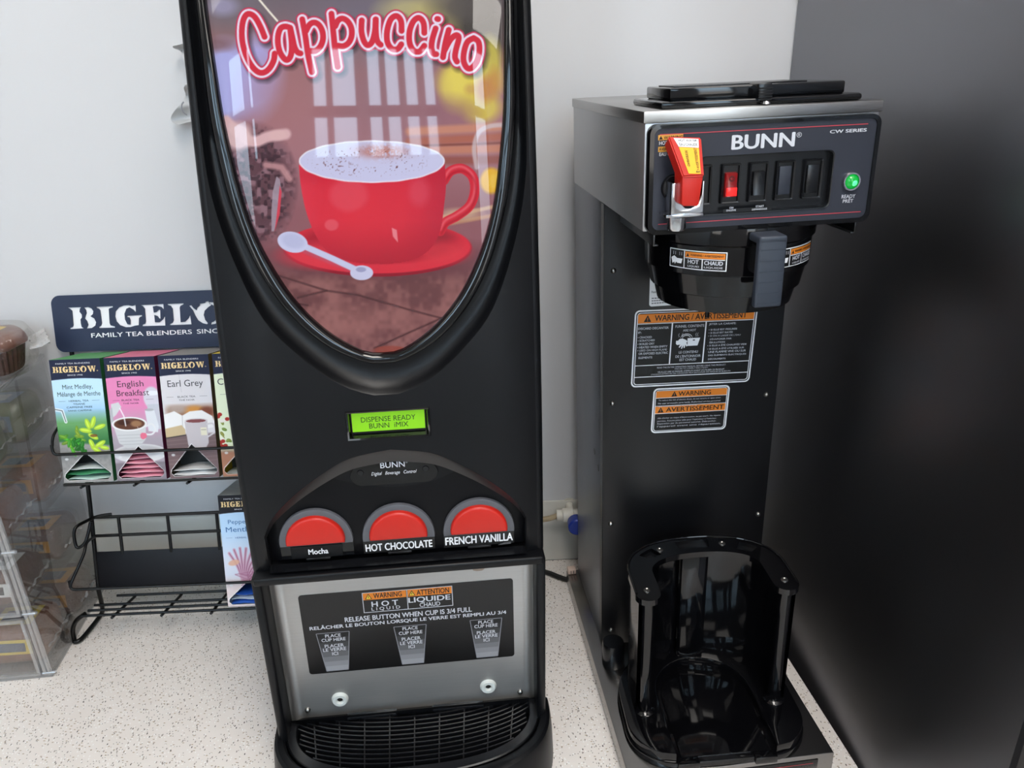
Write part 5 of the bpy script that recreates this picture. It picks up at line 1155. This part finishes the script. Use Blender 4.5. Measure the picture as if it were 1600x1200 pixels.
# tea boxes (cartons with painted fronts) and the packets inside them
BW, BH, BD = 65.0, 156.8, 78.0
xs = np.arange(0, BW + .01, .5); vs = np.arange(0, BH + .01, .5); U0, V0 = np.meshgrid(xs, vs)
def band(A, navy=(36, 41, 64)):
    h = 25.5 - 1.6 * np.sin(PI * A.U / BW)
    A.mix(np.clip((h - A.V) / .8 + .5, 0, 1), navy)
def leaf(A, x, y, l, w, rot, c):
    A.blob(x, y, l, w, c, 1, .25, rot); A.blob(x - .5, y - .4, l * .7, w * .35, [min(255, k + 34) for k in c], .7, .4, rot)
def art_mint():
    A = Art(U0, V0, (190, 222, 246)); s = np.clip((V0 - 45) / 22, 0, 1); A.mix(s * .8, (150, 188, 228)); A.mix(np.clip((V0 - 62) / 18, 0, 1), (104, 158, 100)); A.mix(np.clip((V0 - 82) / 22, 0, 1) * .8, (46, 104, 58))
    A.mix(np.clip((V0 - 102 - .1 * U0) / 3, 0, 1), (150, 148, 146)); n = A.noise(3, 3)
    A.mix(np.clip((V0 - 110) / 3, 0, 1) * np.clip(n - .3, 0, 1) * .5, (104, 104, 104))
    A.line([(0, 62), (9, 64), (12, 78)], 4, (232, 236, 238), .9, 1); A.line([(0, 62), (9, 64), (12, 78)], 1.2, (70, 80, 84), .8, .8)
    r = np.random.default_rng(4)
    for k in range(16): leaf(A, 4 + r.random() * 26, 84 + r.random() * 34, 4 + 3 * r.random(), 2.2, r.random() * 3, (60 + int(60 * r.random()), 130 + int(40 * r.random()), 44))
    for k in range(10): leaf(A, 18 + r.random() * 14, 100 + r.random() * 22, 5, 2.6, r.random() * 3, (36, 84 + int(30 * r.random()), 34))
    for x, y, l, w, a in ((40, 82, 7, 3.2, 1.3), (47, 80, 8, 3, -1.2), (36, 90, 8, 3, .2), (55, 86, 8, 2.8, -.3), (45, 98, 7, 3, .5), (53, 108, 8, 3, -.5), (47, 115, 8, 3, .6), (58, 113, 6, 2.6, .2), (42, 107, 6, 3, 1.2)): leaf(A, x, y, l, w, a, (176, 208, 62))
    A.blob(46, 97, 5, 2, (120, 72, 40), .8, .3)
    band(A); return A
def art_english():
    A = Art(U0, V0, (224, 134, 180)); A.mix(np.clip((V0 - 60) / 20, 0, 1), (196, 150, 176)); A.mix(np.clip((V0 - 84) / 20, 0, 1), (166, 156, 166))
    A.blob(57, 52, 11, 14, (206, 206, 216), .95, .2); A.blob(57, 46, 10, 3, (230, 230, 238), .9, .3); A.poly([(50, 60), (66, 60), (66, 92), (48, 92)], (190, 192, 202), .95); A.poly([(46, 68), (58, 66), (62, 88), (60, 96), (48, 94)], (214, 216, 222)); A.blob(52, 67, 6, 1.6, (168, 170, 176), .9, .3)
    A.poly([(3, 58), (13, 56), (16, 62), (8, 72), (2, 76)], (204, 206, 208)); A.poly([(0, 66), (4, 62), (4, 80), (0, 84)], (176, 178, 182))
    A.blob(34, 122, 36, 12, (216, 214, 216), 1, .08); A.blob(34, 119, 27, 8, (178, 176, 180), .8, .4)
    A.poly([(2, 82), (46, 82), (43, 104), (34, 114), (18, 115), (8, 108)], (200, 200, 202)); A.blob(24, 84, 23, 9, (226, 226, 226), 1, .06); A.blob(24, 84, 20, 7.2, (92, 58, 44), 1, .08); A.blob(33, 84, 7, 4, (156, 116, 84), .9, .5); A.blob(17, 82, 8, 3, (60, 34, 26), .8, .5)
    for v in (98, 102, 106, 110): A.line([(7 + (v - 98) * .3, v), (44 - (v - 98) * .5, v)], .7, (168, 168, 172), .7, .7)
    A.line(smooth_curve([(45, 88), (53, 85), (57, 92), (52, 98), (44, 98)], 5), 2.2, (220, 220, 222), 1, .8)
    A.line([(14, 64), (18, 74), (19, 86)], 1.6, (236, 236, 240), .85, 1); A.line([(34, 88), (38, 96)], .6, (220, 200, 200), .8, .6); A.blob(40, 100, 3.6, 4.2, (222, 112, 138), 1, .2); A.blob(42.5, 99.5, 2.6, 3.4, (222, 112, 138), 1, .2)
    A.mix(np.clip((V0 - 132) / 3, 0, 1) * .8, (120, 112, 120)); band(A); return A
def art_earl():
    A = Art(U0, V0, (216, 212, 216)); A.line([(25, 24), (26, 46)], .8, (196, 192, 198), .9, .8); A.mix(np.clip((V0 - 60) / 8, 0, 1) * np.clip((U0 - 0) / 10, 0, 1) * np.clip((84 - V0) / 6, 0, 1), (150, 110, 88)); A.blob(40, 70, 12, 6, (206, 142, 70), .9, .7); A.blob(56, 72, 9, 6, (120, 66, 50), .9, .7); A.blob(18, 68, 12, 5, (176, 160, 152), .8, .8)
    A.mix(np.clip((V0 - 98) / 4, 0, 1), (116, 96, 98)); n = A.noise(3, 6)
    A.poly([(0, 74), (14, 70), (24, 76), (34, 71), (50, 70), (63, 78), (65, 92), (40, 96), (24, 92), (0, 96)], (232, 230, 230)); A.line([(24, 76), (23, 92)], 1, (180, 176, 176), .8, 1); A.poly([(0, 92), (22, 88), (26, 94), (26, 100), (0, 104)], (198, 176, 140)); A.line([(0, 104), (26, 101)], 1.4, (60, 54, 54), .9, .8)
    for k in range(7): A.line([(0, 108 + k * 5), (65, 104 + k * 5)], 1, (140, 116, 116), .6, 1)
    A.poly([(26, 84), (56, 82), (55, 112), (50, 120), (34, 121), (28, 114)], (196, 188, 192)); A.blob(41, 83, 15, 3.2, (212, 206, 208), 1, .1); A.blob(41, 83.4, 13, 2.3, (128, 74, 76), 1, .1); A.line(smooth_curve([(55, 88), (63, 88), (64, 98), (55, 104)], 5), 2, (206, 200, 204), 1, .8); A.poly([(46, 92), (54, 92), (54, 102), (46, 102)], (224, 218, 196)); A.line([(47, 95), (53, 95)], .7, (120, 120, 110), .7, .6)
    band(A); return A
def art_fruit():
    A = Art(U0, V0, (228, 236, 206)); A.mix(np.clip((V0 - 120) / 6, 0, 1), (172, 120, 96)); r = np.random.default_rng(12)
    for k in range(26): leaf(A, r.random() * 50, 78 + r.random() * 34, 3.5, 2, r.random() * 3, (110 + int(40 * r.random()), 140, 64))
    for k in range(18): A.blob(r.random() * 55, 76 + r.random() * 44, 3, 2.4, (170, 52, 44) if k % 3 else (236, 230, 220), 1, .2)
    band(A); return A
def art_pepp():
    A = Art(U0, V0, (186, 216, 244)); A.mix(np.clip((V0 - 50) / 40, 0, 1), (214, 218, 232)); A.mix(np.clip((V0 - 110) / 16, 0, 1), (222, 206, 206)); r = np.random.default_rng(21)
    for k in range(9):
        a = -2.3 + k * .33; P = smooth_curve([(26, 132), (26 + 10 * math.cos(a), 112 + 14 * math.sin(a)), (26 + 26 * math.cos(a), 100 + 26 * math.sin(a))], 6); A.line(P, 4.4, (206, 164, 184), .9, 1); A.line(P, 1.3, (150, 92, 122), .9, .8)
    for k in range(16): A.line([(14 + r.random() * 40, 106 + r.random() * 26), (14 + r.random() * 40, 108 + r.random() * 28)], 1.6, (170, 112, 140), .6, 1)
    A.blob(14, 94, 8, 4, (226, 176, 150), .9, .3, -.2)
    band(A, (34, 34, 40)); return A
LG = logo(); _lx0, _lx1, _lz0, _lz1 = -.0155, .2470, .1888, .2193
M_box = mat('tea_box_print', (200, 200, 200), .5, spec=.15, attr='print')
def blk(s): return mat('box_ink_' + s[0], s[1], .5)
I_green = mat('green_ink', (58, 84, 66), .5); I_plum = mat('plum_ink', (74, 40, 60), .5); I_grey = mat('grey_ink', (58, 58, 62), .5); I_blue = mat('blue_ink', (58, 110, 170), .5)
TEA = [
 ('green and blue mint herbal tea box, first on the upper tier of the rack', art_mint, (38, 98, 56), [('Mint Medley,', 13, 52, 31.5, 39), ('Mélange de Menthe', 5.5, 61, 40.5, 48.0)], ['HERBAL TEA', 'TISANE', 'CAFFEINE FREE', 'SANS CAFÉINE'], I_green, (0, 0, 0)),
 ('pink black-tea box with a white cup picture, between the mint and grey boxes', art_english, (88, 22, 58), [('English', 14, 48, 29.5, 39.5), ('Breakfast', 12, 54, 41.0, 48.5)], ['BLACK TEA', 'THÉ NOIR'], I_plum, (1, 0, 0)),
 ('pale grey tea box with a mug and open book picture, third on the upper tier', art_earl, (86, 76, 60), [('Earl Grey', 9, 55, 31, 42)], ['BLACK TEA', 'THÉ NOIR'], I_grey, (2, 0, 0)),
 ('yellow edged tea box mostly hidden behind the drink machine, upper tier', art_fruit, (206, 176, 30), [('Constant', 4, 50, 31, 39)], ['HERBAL TEA'], I_grey, (3, 0, 0)),
 ('light blue peppermint tea box with pink leaves on the lower tier', art_pepp, (196, 206, 214), [('Peppermint', 11, 58, 34, 41.5), ('Menthe', 7, 46, 44, 51)], ['HERBAL TEA'], I_blue, (0, 0, 1))]
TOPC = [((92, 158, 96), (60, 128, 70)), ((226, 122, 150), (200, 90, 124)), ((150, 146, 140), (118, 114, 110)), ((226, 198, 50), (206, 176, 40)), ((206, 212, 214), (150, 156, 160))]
PACK = [([(206, 232, 226), (70, 150, 104), (226, 238, 236)], 3), ([(250, 186, 204)] * 6, 6), ([(246, 246, 246), (240, 240, 240)], 2), ([(210, 214, 208)], 1), ([(58, 110, 206), (196, 212, 222), (40, 90, 190)], 3)]
PKN = [('mint', 'mint box'), ('pink', 'pink box'), ('grey', 'grey box'), ('pale', 'yellow edged box'), ('blue', 'peppermint box')]
RKM = Matrix.LocRotScale(Vector((-.67828, .21992, .24994)), Euler((-.24882, 0, 0)), None)
APEX = [118.5, 112.5, 112.5, 117, 120]
def place(o, local):
    o.location = RKM @ Vector(local); o.rotation_euler = (-.24882, 0, 0)
for i, (lab, art, side, names, subs, ink, _) in enumerate(TEA):
    t = thing('tea_box', lab, 'tea box', group='tea boxes on the rack')
    place(t, (i * .0665 + .0006, 0, .0003) if i < 4 else (.1745, .0425, -.1931))
    t.scale = (.952, 1, 1); A = art(); tri_ = np.array([(32, APEX[i]), (62, 145), (62.5, 149), (58, 153), (6, 153.5), (2, 149), (3, 145)])
    A.line(list(tri_), .9, (238, 238, 236), .9, .6, closed=True); A.blob(7, 126, 2.4, 1.6, (230, 230, 230), .8, .4)
    keep = ~pip(np.stack([U0.ravel(), V0.ravel()], 1), tri_).reshape(U0.shape)
    fp = painted_grid('front_panel', t, U0 / 1000, (BH - V0) / 1000, 0.0, A.c, M_box, keep)
    # lettering printed on the front
    b = MB(); y = -.00015; w, h = BW / 1000, BH / 1000; Z = lambda v: h - v / 1000
    for P in LG: b.poly([(.0030 + (p[0] - _lx0) / (_lx1 - _lx0) * .056, Z(16.3) + (p[1] - _lz0) / (_lz1 - _lz0) * .0078) for p in P][::-1], y, M_tan) if len(P) < 5 else b.sheet([(.0030 + (p[0] - _lx0) / (_lx1 - _lx0) * .056, Z(16.3) + (p[1] - _lz0) / (_lz1 - _lz0) * .0078) for p in P], [], y, M_tan)
    b.text('FAMILY TEA BLENDERS', .0080, .0520, Z(6.0), Z(4.2), y, M_lgrey, .005); b.text('SINCE 1945', .0215, .0410, Z(20.6), Z(18.9), y, M_lgrey, .005); b.text('®', .0597, .0615, Z(15.9), Z(14.4), y, M_tan)
    for s_, a, c, v0, v1 in names: b.text(s_, a / 1000, c / 1000, Z(v1), Z(v0), y, ink, .003)
    v = {0: 51.0, 1: 52.5, 2: 51, 3: 50, 4: 58}[i]
    for k, s_ in enumerate(subs):
        L = len(s_) * 1.28; cx = 32 if i != 1 else 29; b.text(s_, (cx - L) / 1000, (cx + L) / 1000, Z(v + k * 4.0 + 2.3), Z(v + k * 4.0), y, ink, .004)
    b.rect(.006, .0150, Z(v + 1.3), Z(v + 1.0), y, ink); b.rect(.049, .0590, Z(v + 1.3), Z(v + 1.0), y, ink)
    b.build('front_print', fp, 20, smooth=False)
    # carton walls
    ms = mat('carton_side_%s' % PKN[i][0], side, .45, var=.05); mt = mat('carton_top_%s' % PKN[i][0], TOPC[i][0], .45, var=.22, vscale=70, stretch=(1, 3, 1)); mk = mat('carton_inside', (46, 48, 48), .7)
    b = MB(); d = BD / 1000
    b.add([(0, 0, 0), (0, d, 0), (0, d, h), (0, 0, h)], [(0, 1, 2, 3)], ms); b.add([(w, 0, 0), (w, d, 0), (w, d, h), (w, 0, h)], [(0, 1, 2, 3)], ms)
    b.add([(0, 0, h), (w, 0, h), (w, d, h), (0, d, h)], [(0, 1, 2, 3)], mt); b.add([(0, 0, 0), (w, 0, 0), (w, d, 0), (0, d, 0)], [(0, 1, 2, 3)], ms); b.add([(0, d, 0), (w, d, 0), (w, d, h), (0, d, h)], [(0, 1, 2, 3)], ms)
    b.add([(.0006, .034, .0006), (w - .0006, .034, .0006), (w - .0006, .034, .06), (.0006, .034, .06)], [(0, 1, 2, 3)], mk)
    b.build('carton', t, smooth=False)
    cols, n = PACK[i]
    ords = ['lowest', 'second lowest', 'third lowest', 'fourth lowest', 'fifth lowest', 'topmost']
    for k in range(n):
        c = cols[k]; pk = mat('packet_%d_%d_%d' % c, c, .38, spec=.5, bump=.5, bscale=140, var=.08, vscale=90); b = MB()
        nx, ny = 14, 6; hgt = .0032 if i == 1 else .0048; x0, x1 = .004, w - .004
        top = []; bot = []
        for iy in range(ny + 1):
            for ix in range(nx + 1):
                fx, fy = ix / nx, iy / ny; e = min(1, 2.6 * min(fx, 1 - fx) + .12) * min(1, 3.4 * min(fy, 1) + .16)
                wv = .0006 * math.sin(fx * 9 + k * 1.7 + i); X_ = x0 + (x1 - x0) * fx; Y_ = .0012 + .030 * fy + .0012 * math.sin(fx * 7 + k)
                z0 = .0042 + k * (.0059 if i == 1 else .0066) + (0 if i == 1 else .0012 * (k % 2) * (fx - .5))
                top.append((X_, Y_, z0 + hgt * .46 * e + wv)); bot.append((X_, Y_, z0 - hgt * .40 * e + wv))
        q_ = [(iy * (nx + 1) + ix, iy * (nx + 1) + ix + 1, (iy + 1) * (nx + 1) + ix + 1, (iy + 1) * (nx + 1) + ix) for iy in range(ny) for ix in range(nx)]
        b.add(top, q_, pk); b.add(bot, q_, pk)
        for iy0 in (0, ny): r0 = iy0 * (nx + 1); b.loft([top[r0:r0 + nx + 1], bot[r0:r0 + nx + 1]], pk, wrap=False)
        o = b.build('tea_packet', None, 60)
        place(o, (i * .0665 + .0006, 0, .0003) if i < 4 else (.1745, .0425, -.1931)); o.scale = (.952, 1, 1)
        what = {0: ['pale', 'green', 'white'], 1: ['pink'] * 6, 2: ['white', 'off-white'], 3: ['pale'], 4: ['blue', 'silvery', 'deep blue']}[i][k]
        tag(o, '%s foil tea packet in the %s opening%s' % (what, PKN[i][1], '' if n == 1 else ', ' + (ords[k] if k < n - 1 else 'topmost') + ' of its stack'), 'tea packet', 'tea packets in the box openings')

# ------------------------------------------------------------------ acrylic pastry case
CSM = Matrix.LocRotScale(Vector((-.7221, .15319, .0005)), Euler((0, 0, .081)), None)
CASE = thing('pastry_case', 'clear acrylic pastry case on the worktop at the left edge', 'display case', (-.7221, .15319, .0005), (0, 0, .081))
M_acr = clear_mat('clear_acrylic', (247, 247, 247), .025, .30, .02)
M_rim = clear_mat('acrylic_edge', (232, 233, 234), .10, .6, .12, cloudy=.10)
CW_, CD_, CH_ = -.33, .198, .374
def panel(name, x0, x1, y0, y1, z0, z1, m=None, bev=.0008):
    b = MB(); b.box(x0, x1, y0, y1, z0, z1, m or M_acr, bev); return b.build(name, CASE, 30)
panel('side_panel', -.0030, 0, .0032, CD_, .0032, CH_); panel('side_panel', CW_, CW_ + .003, .0032, CD_, .0032, CH_)
panel('base_panel', CW_, 0, .0, CD_, 0, .0030, M_rim); panel('top_panel', CW_, 0, .0, CD_, CH_, CH_ + .0030)
panel('back_panel', CW_ + .0032, -.0032, CD_ - .003, CD_, .0032, CH_ - .0002)
TZ = [.0032, .0985, .1905, .2805]
for k, z in enumerate(TZ):
    if k: panel('shelf', CW_ + .0032, -.0034, .007, CD_ - .0034, z - .0026, z)
    z1 = (TZ[k + 1] - .003) if k < 3 else CH_ - .001
    f = panel('flap_door', CW_ + .004, -.013, .0006, .0030, z + .001, z1 - .001)
    b = MB(); b.box(CW_ + .004, -.013, -.0012, .0048, z + .001, z + .0055, M_rim, .001); b.box(CW_ + .004, -.013, -.0012, .0048, z1 - .0060, z1 - .001, M_rim, .001); b.box(-.0175, -.0130, -.0012, .0048, z + .0055, z1 - .0060, M_rim, .001)
    r = b.build('door_rim', f, 30)
    b = MB(); b.lathe([(.0001, -.004), (.0026, -.004), (.0026, .012), (.0001, .012)], M_rim, (-.0075, .0015, z + .0035), 14, axis='x'); b.build('hinge', f)
for x0, x1, w in ((-.0105, -.0060, 0), (-.0046, -.0002, 1)): panel('corner_post', x0, x1, -.0006, .0040, .0032, CH_, M_rim, .0012)
panel('top_rim', CW_, 0, -.0008, .004, CH_ - .0015, CH_ + .0048, M_rim, .001); panel('top_rim', -.0040, .0008, .004, CD_, CH_ - .0005, CH_ + .0048, M_rim, .001)

# wrapped cakes
M_film = clear_mat('clear_wrapper_film', (247, 246, 244), .04, .4, .07, wrinkle=.55, wscale=38)
M_filmw = clear_mat('crimped_wrapper_seal', (226, 226, 226), .28, .8, .12, wrinkle=.9, wscale=160, cloudy=.3)
M_choc = mat('chocolate_cake', (92, 54, 40), .62, bump=.9, bscale=260, var=.25, vscale=90)
M_choc2 = mat('brown_muffin', (132, 84, 56), .66, bump=.9, bscale=220, var=.25, vscale=70)
M_icing = mat('chocolate_icing', (124, 82, 66), .35, var=.12, vscale=40)
M_cup = mat('brown_paper_cup', (76, 48, 38), .6, var=.2, vscale=120)
M_green = mat('pale_green_cake', (148, 150, 128), .6, bump=.6, bscale=200, var=.2, vscale=60)
M_lblY = mat('yellow_paper_label', (226, 196, 76), .5, var=.04); M_lblB = mat('slate_blue_label', (70, 78, 98), .5, var=.05); M_lblO = mat('amber_paper_label', (206, 146, 50), .5, var=.06); M_lblW = mat('white_paper_label', (228, 228, 226), .5); M_lblP = mat('pale_blue_label', (170, 184, 208), .45, var=.05)
def muffin(label, x, y, z, r, h, rz=0, icing=True, tilt=(0, 0), crimp=True, lab='yellow'):
    t = thing('wrapped_muffin', label, 'muffin', CSM @ Vector((x, y, z)), (tilt[0], tilt[1], .081 + rz), group='wrapped muffins')
    b = MB(); n = 72; rr = lambda k: 1 + .022 * (1 if k % 2 else -1)
    rings = [[(rad * rr(k) * math.cos(2 * PI * k / n), rad * rr(k) * math.sin(2 * PI * k / n), zz) for k in range(n)] for rad, zz in ((.001, .001), (r * .76, .001), (r * .80, .004), (r * .97, h * .66))]
    b.loft(rings, M_cup); b.build('paper_cup', t, 20)
    b = MB(); b.lathe([(r * .94, h * .60), (r * 1.03, h * .66), (r * 1.05, h * .78), (r * .98, h * .90), (r * .72, h * .98), (r * .3, h * 1.0), (.0005, h * 1.0)], M_icing if icing else M_choc2, n=40, caps=False)
    b.v = [(p[0] * (1 + .03 * math.sin(p[2] * 300 + p[0] * 90)), p[1], p[2] + .0016 * math.sin(p[0] * 150) * math.cos(p[1] * 130)) for p in b.v]; b.build('cake_top', t, 50)
    b = MB(); P = [(r * .62 * math.cos(a), r * .45 * math.sin(a)) for a in (0, 1.1, 2.0, PI, 4.2, 5.2)]
    b.add([(px, py, h * 1.015 + .0006) for px, py in P], [tuple(range(6))], M_lblY if lab == 'yellow' else M_lblO); b.add([(px * .82, py * .74, h * 1.015 + .0009) for px, py in P], [tuple(range(6))], mat('label_inner_print', (206, 190, 110), .5));
    b.add([(-r * .25, -.002, h * 1.015 + .0012), (r * .05, -.002, h * 1.015 + .0012), (r * .05, .002, h * 1.015 + .0012), (-r * .25, .002, h * 1.015 + .0012)], [(0, 1, 2, 3)], M_blackprint)
    b.build('label', t, 20, label='small yellow paper label')
    b = MB(); R2 = r * 1.18; nseg = 48; rings = []
    for rad, zz in ((.5, .0006), (.96, .0006), (1.04, h * .3), (1.06, h * .72), (.98, h * 1.0), (.70, h * 1.09), (.3, h * 1.10), (.002, h * 1.10)):
        rings.append([(R2 * rad * (1 + .03 * math.sin(5 * a + zz * 200)) * math.cos(a), R2 * rad * (1 + .03 * math.sin(4 * a + zz * 150)) * math.sin(a), zz) for a in np.linspace(0, 2 * PI, nseg + 1)[:-1]])
    b.loft(rings, M_film)
    w = b.build('wrapper', t, 60)
    if crimp:
        b = MB(); P = []
        for sg in (1, -1):
            pts = []
            for iy in range(25):
                yy = (iy / 24 - .5) * r * 1.5; c_ = .5 + .5 * math.cos(iy / 24 * 2 * PI - PI)
                pts.append([(sg * (R2 * .94 - .004 * (1 - c_)), yy * .9, h * .52 + .002 * math.sin(iy * 1.3)), (sg * R2 * 1.12, yy, h * .55 + .003 * math.sin(iy * .9)), (sg * (R2 * 1.30 + (.0018 if iy % 2 else 0)), yy * 1.04, h * .60 + .0035 * math.sin(iy * 1.1 + .6))])
            b = MB()
            for j in range(2): b.add([p[j] for p in pts] + [p[j + 1] for p in pts], [(k, k + 1, k + 26, k + 25) for k in range(24)], M_filmw)
            b.build('wrapper_seal', w, 70)
    return t
muffin('wrapped chocolate muffin with a yellow label on top of the pastry case, at the back', -.034, .138, .3795, .043, .052, .5)
muffin('wrapped chocolate muffin on top of the pastry case, nearer the front flap', -.088, .026, .3795, .043, .046, -.2)
def cake(label, x, y, z, w, d, h, m, lm, rz=0.0, ink=None):
    t = thing('wrapped_cake', label, 'cake', CSM @ Vector((x, y, z)), (0, 0, .081 + rz), group='wrapped cakes in the pastry case')
    b = MB(); b.box(-w / 2, w / 2, -d / 2, d / 2, .0015, h, m, h * .28, 4)
    b.v = [(p[0], p[1], p[2] + (.0022 * math.sin(p[0] * 120 + y * 50) * math.cos(p[1] * 140) if p[2] > h * .5 else 0)) for p in b.v]; b.build('cake', t, 50)
    b = MB(); b.add([(-w * .32, -d / 2 - .0008, h * .42), (w * .34, -d / 2 - .0008, h * .38), (w * .36, -d / 2 - .0008, h * .78), (-w * .30, -d / 2 - .0008, h * .82)], [(0, 1, 2, 3)], lm); b.add([(-w * .3, -d * .3, h + .0022), (w * .34, -d * .34, h + .0022), (w * .38, d * .18, h + .0022), (-w * .28, d * .2, h + .0022)], [(0, 1, 2, 3)], lm)
    b.add([(-w * .22, -d / 2 - .0012, h * .49), (w * .24, -d / 2 - .0012, h * .46), (w * .26, -d / 2 - .0012, h * .70), (-w * .20, -d / 2 - .0012, h * .74)], [(0, 1, 2, 3)], ink or M_lblB)
    b.add([(-w * .2, -d * .2, h + .0026), (w * .22, -d * .22, h + .0026), (w * .24, d * .06, h + .0026), (-w * .18, d * .08, h + .0026)], [(0, 1, 2, 3)], ink or M_lblB); b.build('label', t, 20)
    b = MB(); b.box(-w / 2 - .004, w / 2 + .004, -d / 2 - .003, d / 2 + .003, .0004, h + .0055, M_film, h * .3, 5)
    b.v = [(p[0] + .0012 * math.sin(p[1] * 210 + p[2] * 160), p[1] + .0012 * math.sin(p[0] * 190), p[2] + (.0016 * math.sin(p[0] * 170 + 1) * math.sin(p[1] * 150) if p[2] > h * .5 else 0)) for p in b.v]; wr = b.build('wrapper', t, 60)
    b = MB()
    for sg in (1, -1):
        pts = [[(sg * (w / 2 + .003), (k / 20 - .5) * d * .8, h * .42 + .002 * math.sin(k)), (sg * (w / 2 + .009 + (.0012 if k % 2 else 0)), (k / 20 - .5) * d, h * .5 + .0025 * math.sin(k * 1.2))] for k in range(21)]
        b = MB(); b.add([p[0] for p in pts] + [p[1] for p in pts], [(k, k + 1, k + 22, k + 21) for k in range(20)], M_filmw); b.build('wrapper_seal', wr, 70)
    return t
Zt = [z + .0006 for z in TZ]
cake('wrapped brown cake with a yellow label, front of the lowest shelf of the case', -0.052, .056, Zt[0], .078, .074, .058, M_choc2, M_lblY)
cake('wrapped dark cake with an amber label, back of the lowest shelf of the case', -0.048, .150, Zt[0], .078, .070, .052, M_choc, M_lblO)
cake('wrapped dark cake with a white label, front of the second shelf from below', -0.054, .054, Zt[1], .078, .072, .050, M_choc, M_lblW, ink=M_blackprint)
cake('wrapped dark cake with an amber label, back of the second shelf from below', -0.048, .150, Zt[1], .078, .070, .046, M_choc, M_lblO)
cake('wrapped brown cake, front of the third shelf from below', -0.052, .056, Zt[2], .078, .074, .054, M_choc2, M_lblO)
cake('wrapped brown cake with an amber label, back of the third shelf from below', -0.046, .150, Zt[2], .078, .070, .052, M_choc2, M_lblO)
cake('wrapped pale green cake with a light blue label, front of the top shelf', -0.052, .056, Zt[3], .078, .074, .060, M_green, M_lblP, ink=M_lblW)
cake('wrapped pale green cake, back of the top shelf', -0.048, .150, Zt[3], .078, .070, .056, M_green, M_lblP, ink=M_lblW)

# ------------------------------------------------------------------ small things by the wall
M_paper = mat('crumpled_grey_white_plastic_sheet', (206, 206, 206), .5, var=.06, vscale=30); M_paperd = mat('grey_sheet_print', (130, 130, 134), .5)
b = MB(); n = 16; L = []
edge = smooth_curve(PAPER, 6)
for x, z in edge: L.append((x, z))
right = -.440; v = []; k_ = len(L)
for j in range(7):
    f = j / 6
    for i, (x, z) in enumerate(L): v.append((x + (right - x) * f, WY - .003 - .020 * (1 - f) ** 2 * (.6 + .4 * math.sin(i * .55)) - .002 * math.sin(3 * f + i * .3), z + .004 * math.sin(f * 3) ))
b.add(v, [(j * k_ + i, j * k_ + i + 1, (j + 1) * k_ + i + 1, (j + 1) * k_ + i) for j in range(6) for i in range(k_ - 1)], M_paper)
P = [(-.4840 + .0065 * math.cos(a), .6845 + .0085 * math.sin(a)) for a in np.linspace(1.9, 4.6, 10)]; Q = [(-.4840 + .0048 * math.cos(a), .6845 + .0066 * math.sin(a)) for a in np.linspace(1.9, 4.6, 10)]
b.loft([[(x, WY - .0235, z) for x, z in P], [(x, WY - .0235, z) for x, z in Q]], M_paperd, wrap=False)
tag(b.build('paper_notice', None, 60), 'crumpled whitish sheet with a curled corner, on the wall behind the drink machine', 'paper sheet')

M_valveb = mat('blue_plastic_handle', (22, 52, 150), .4, spec=.5, var=.05); M_pvc = mat('white_pipe_fitting', (222, 218, 206), .4, var=.05); M_copper = mat('aged_brass_fitting', (178, 160, 130), .35, metal=.6, var=.1)
vx, vz = VALVE
t = thing('water_valve', 'white pipe valve with a blue handle on the wall between the machines', 'valve', (vx, WY, vz), (0, 0, 0))
b = MB(); b.lathe([(.0001, -.060), (.0085, -.060), (.0085, -.052), (.0105, -.050), (.0105, -.036), (.0085, -.034), (.0085, -.004), (.0001, -.004)], M_pvc, (.038, -.030, .004), 24, axis='x')
b.lathe([(.012, -.003), (.0115, -.001), (.006, -.0005), (.006, -.03)], M_pvc, (.0, 0, .004), 24, axis='y'); b.build('valve_body', t)
b = MB(); b.lathe([(.0001, .006), (.011, .0055), (.0130, .003), (.0132, -.012), (.0115, -.014), (.0001, -.014)], M_valveb, (.006, -.046, 0), 24, axis='y'); b.box(.004, .034, -.058, -.044, -.004, .004, M_valveb, .002); b.build('blue_handle', t, label='blue plastic handle')
b = MB(); b.tube([tuple(p) for p in smooth_curve([(-.0205, -.030, .004), (-.034, -.030, -.001), (-.06, -.028, -.004), (-.12, -.026, -.004)], 6)], .0042, M_copper, 10); b.build('supply_pipe', t)
b = MB(); b.tube([tuple(p) for p in smooth_curve(CORD, 8)], .0038, mat('black_rubber_cord', (16, 16, 17), .45), 10)
tag(b.build('power_cord', None, 60), 'black power cord on the worktop running behind the brewer', 'cord')
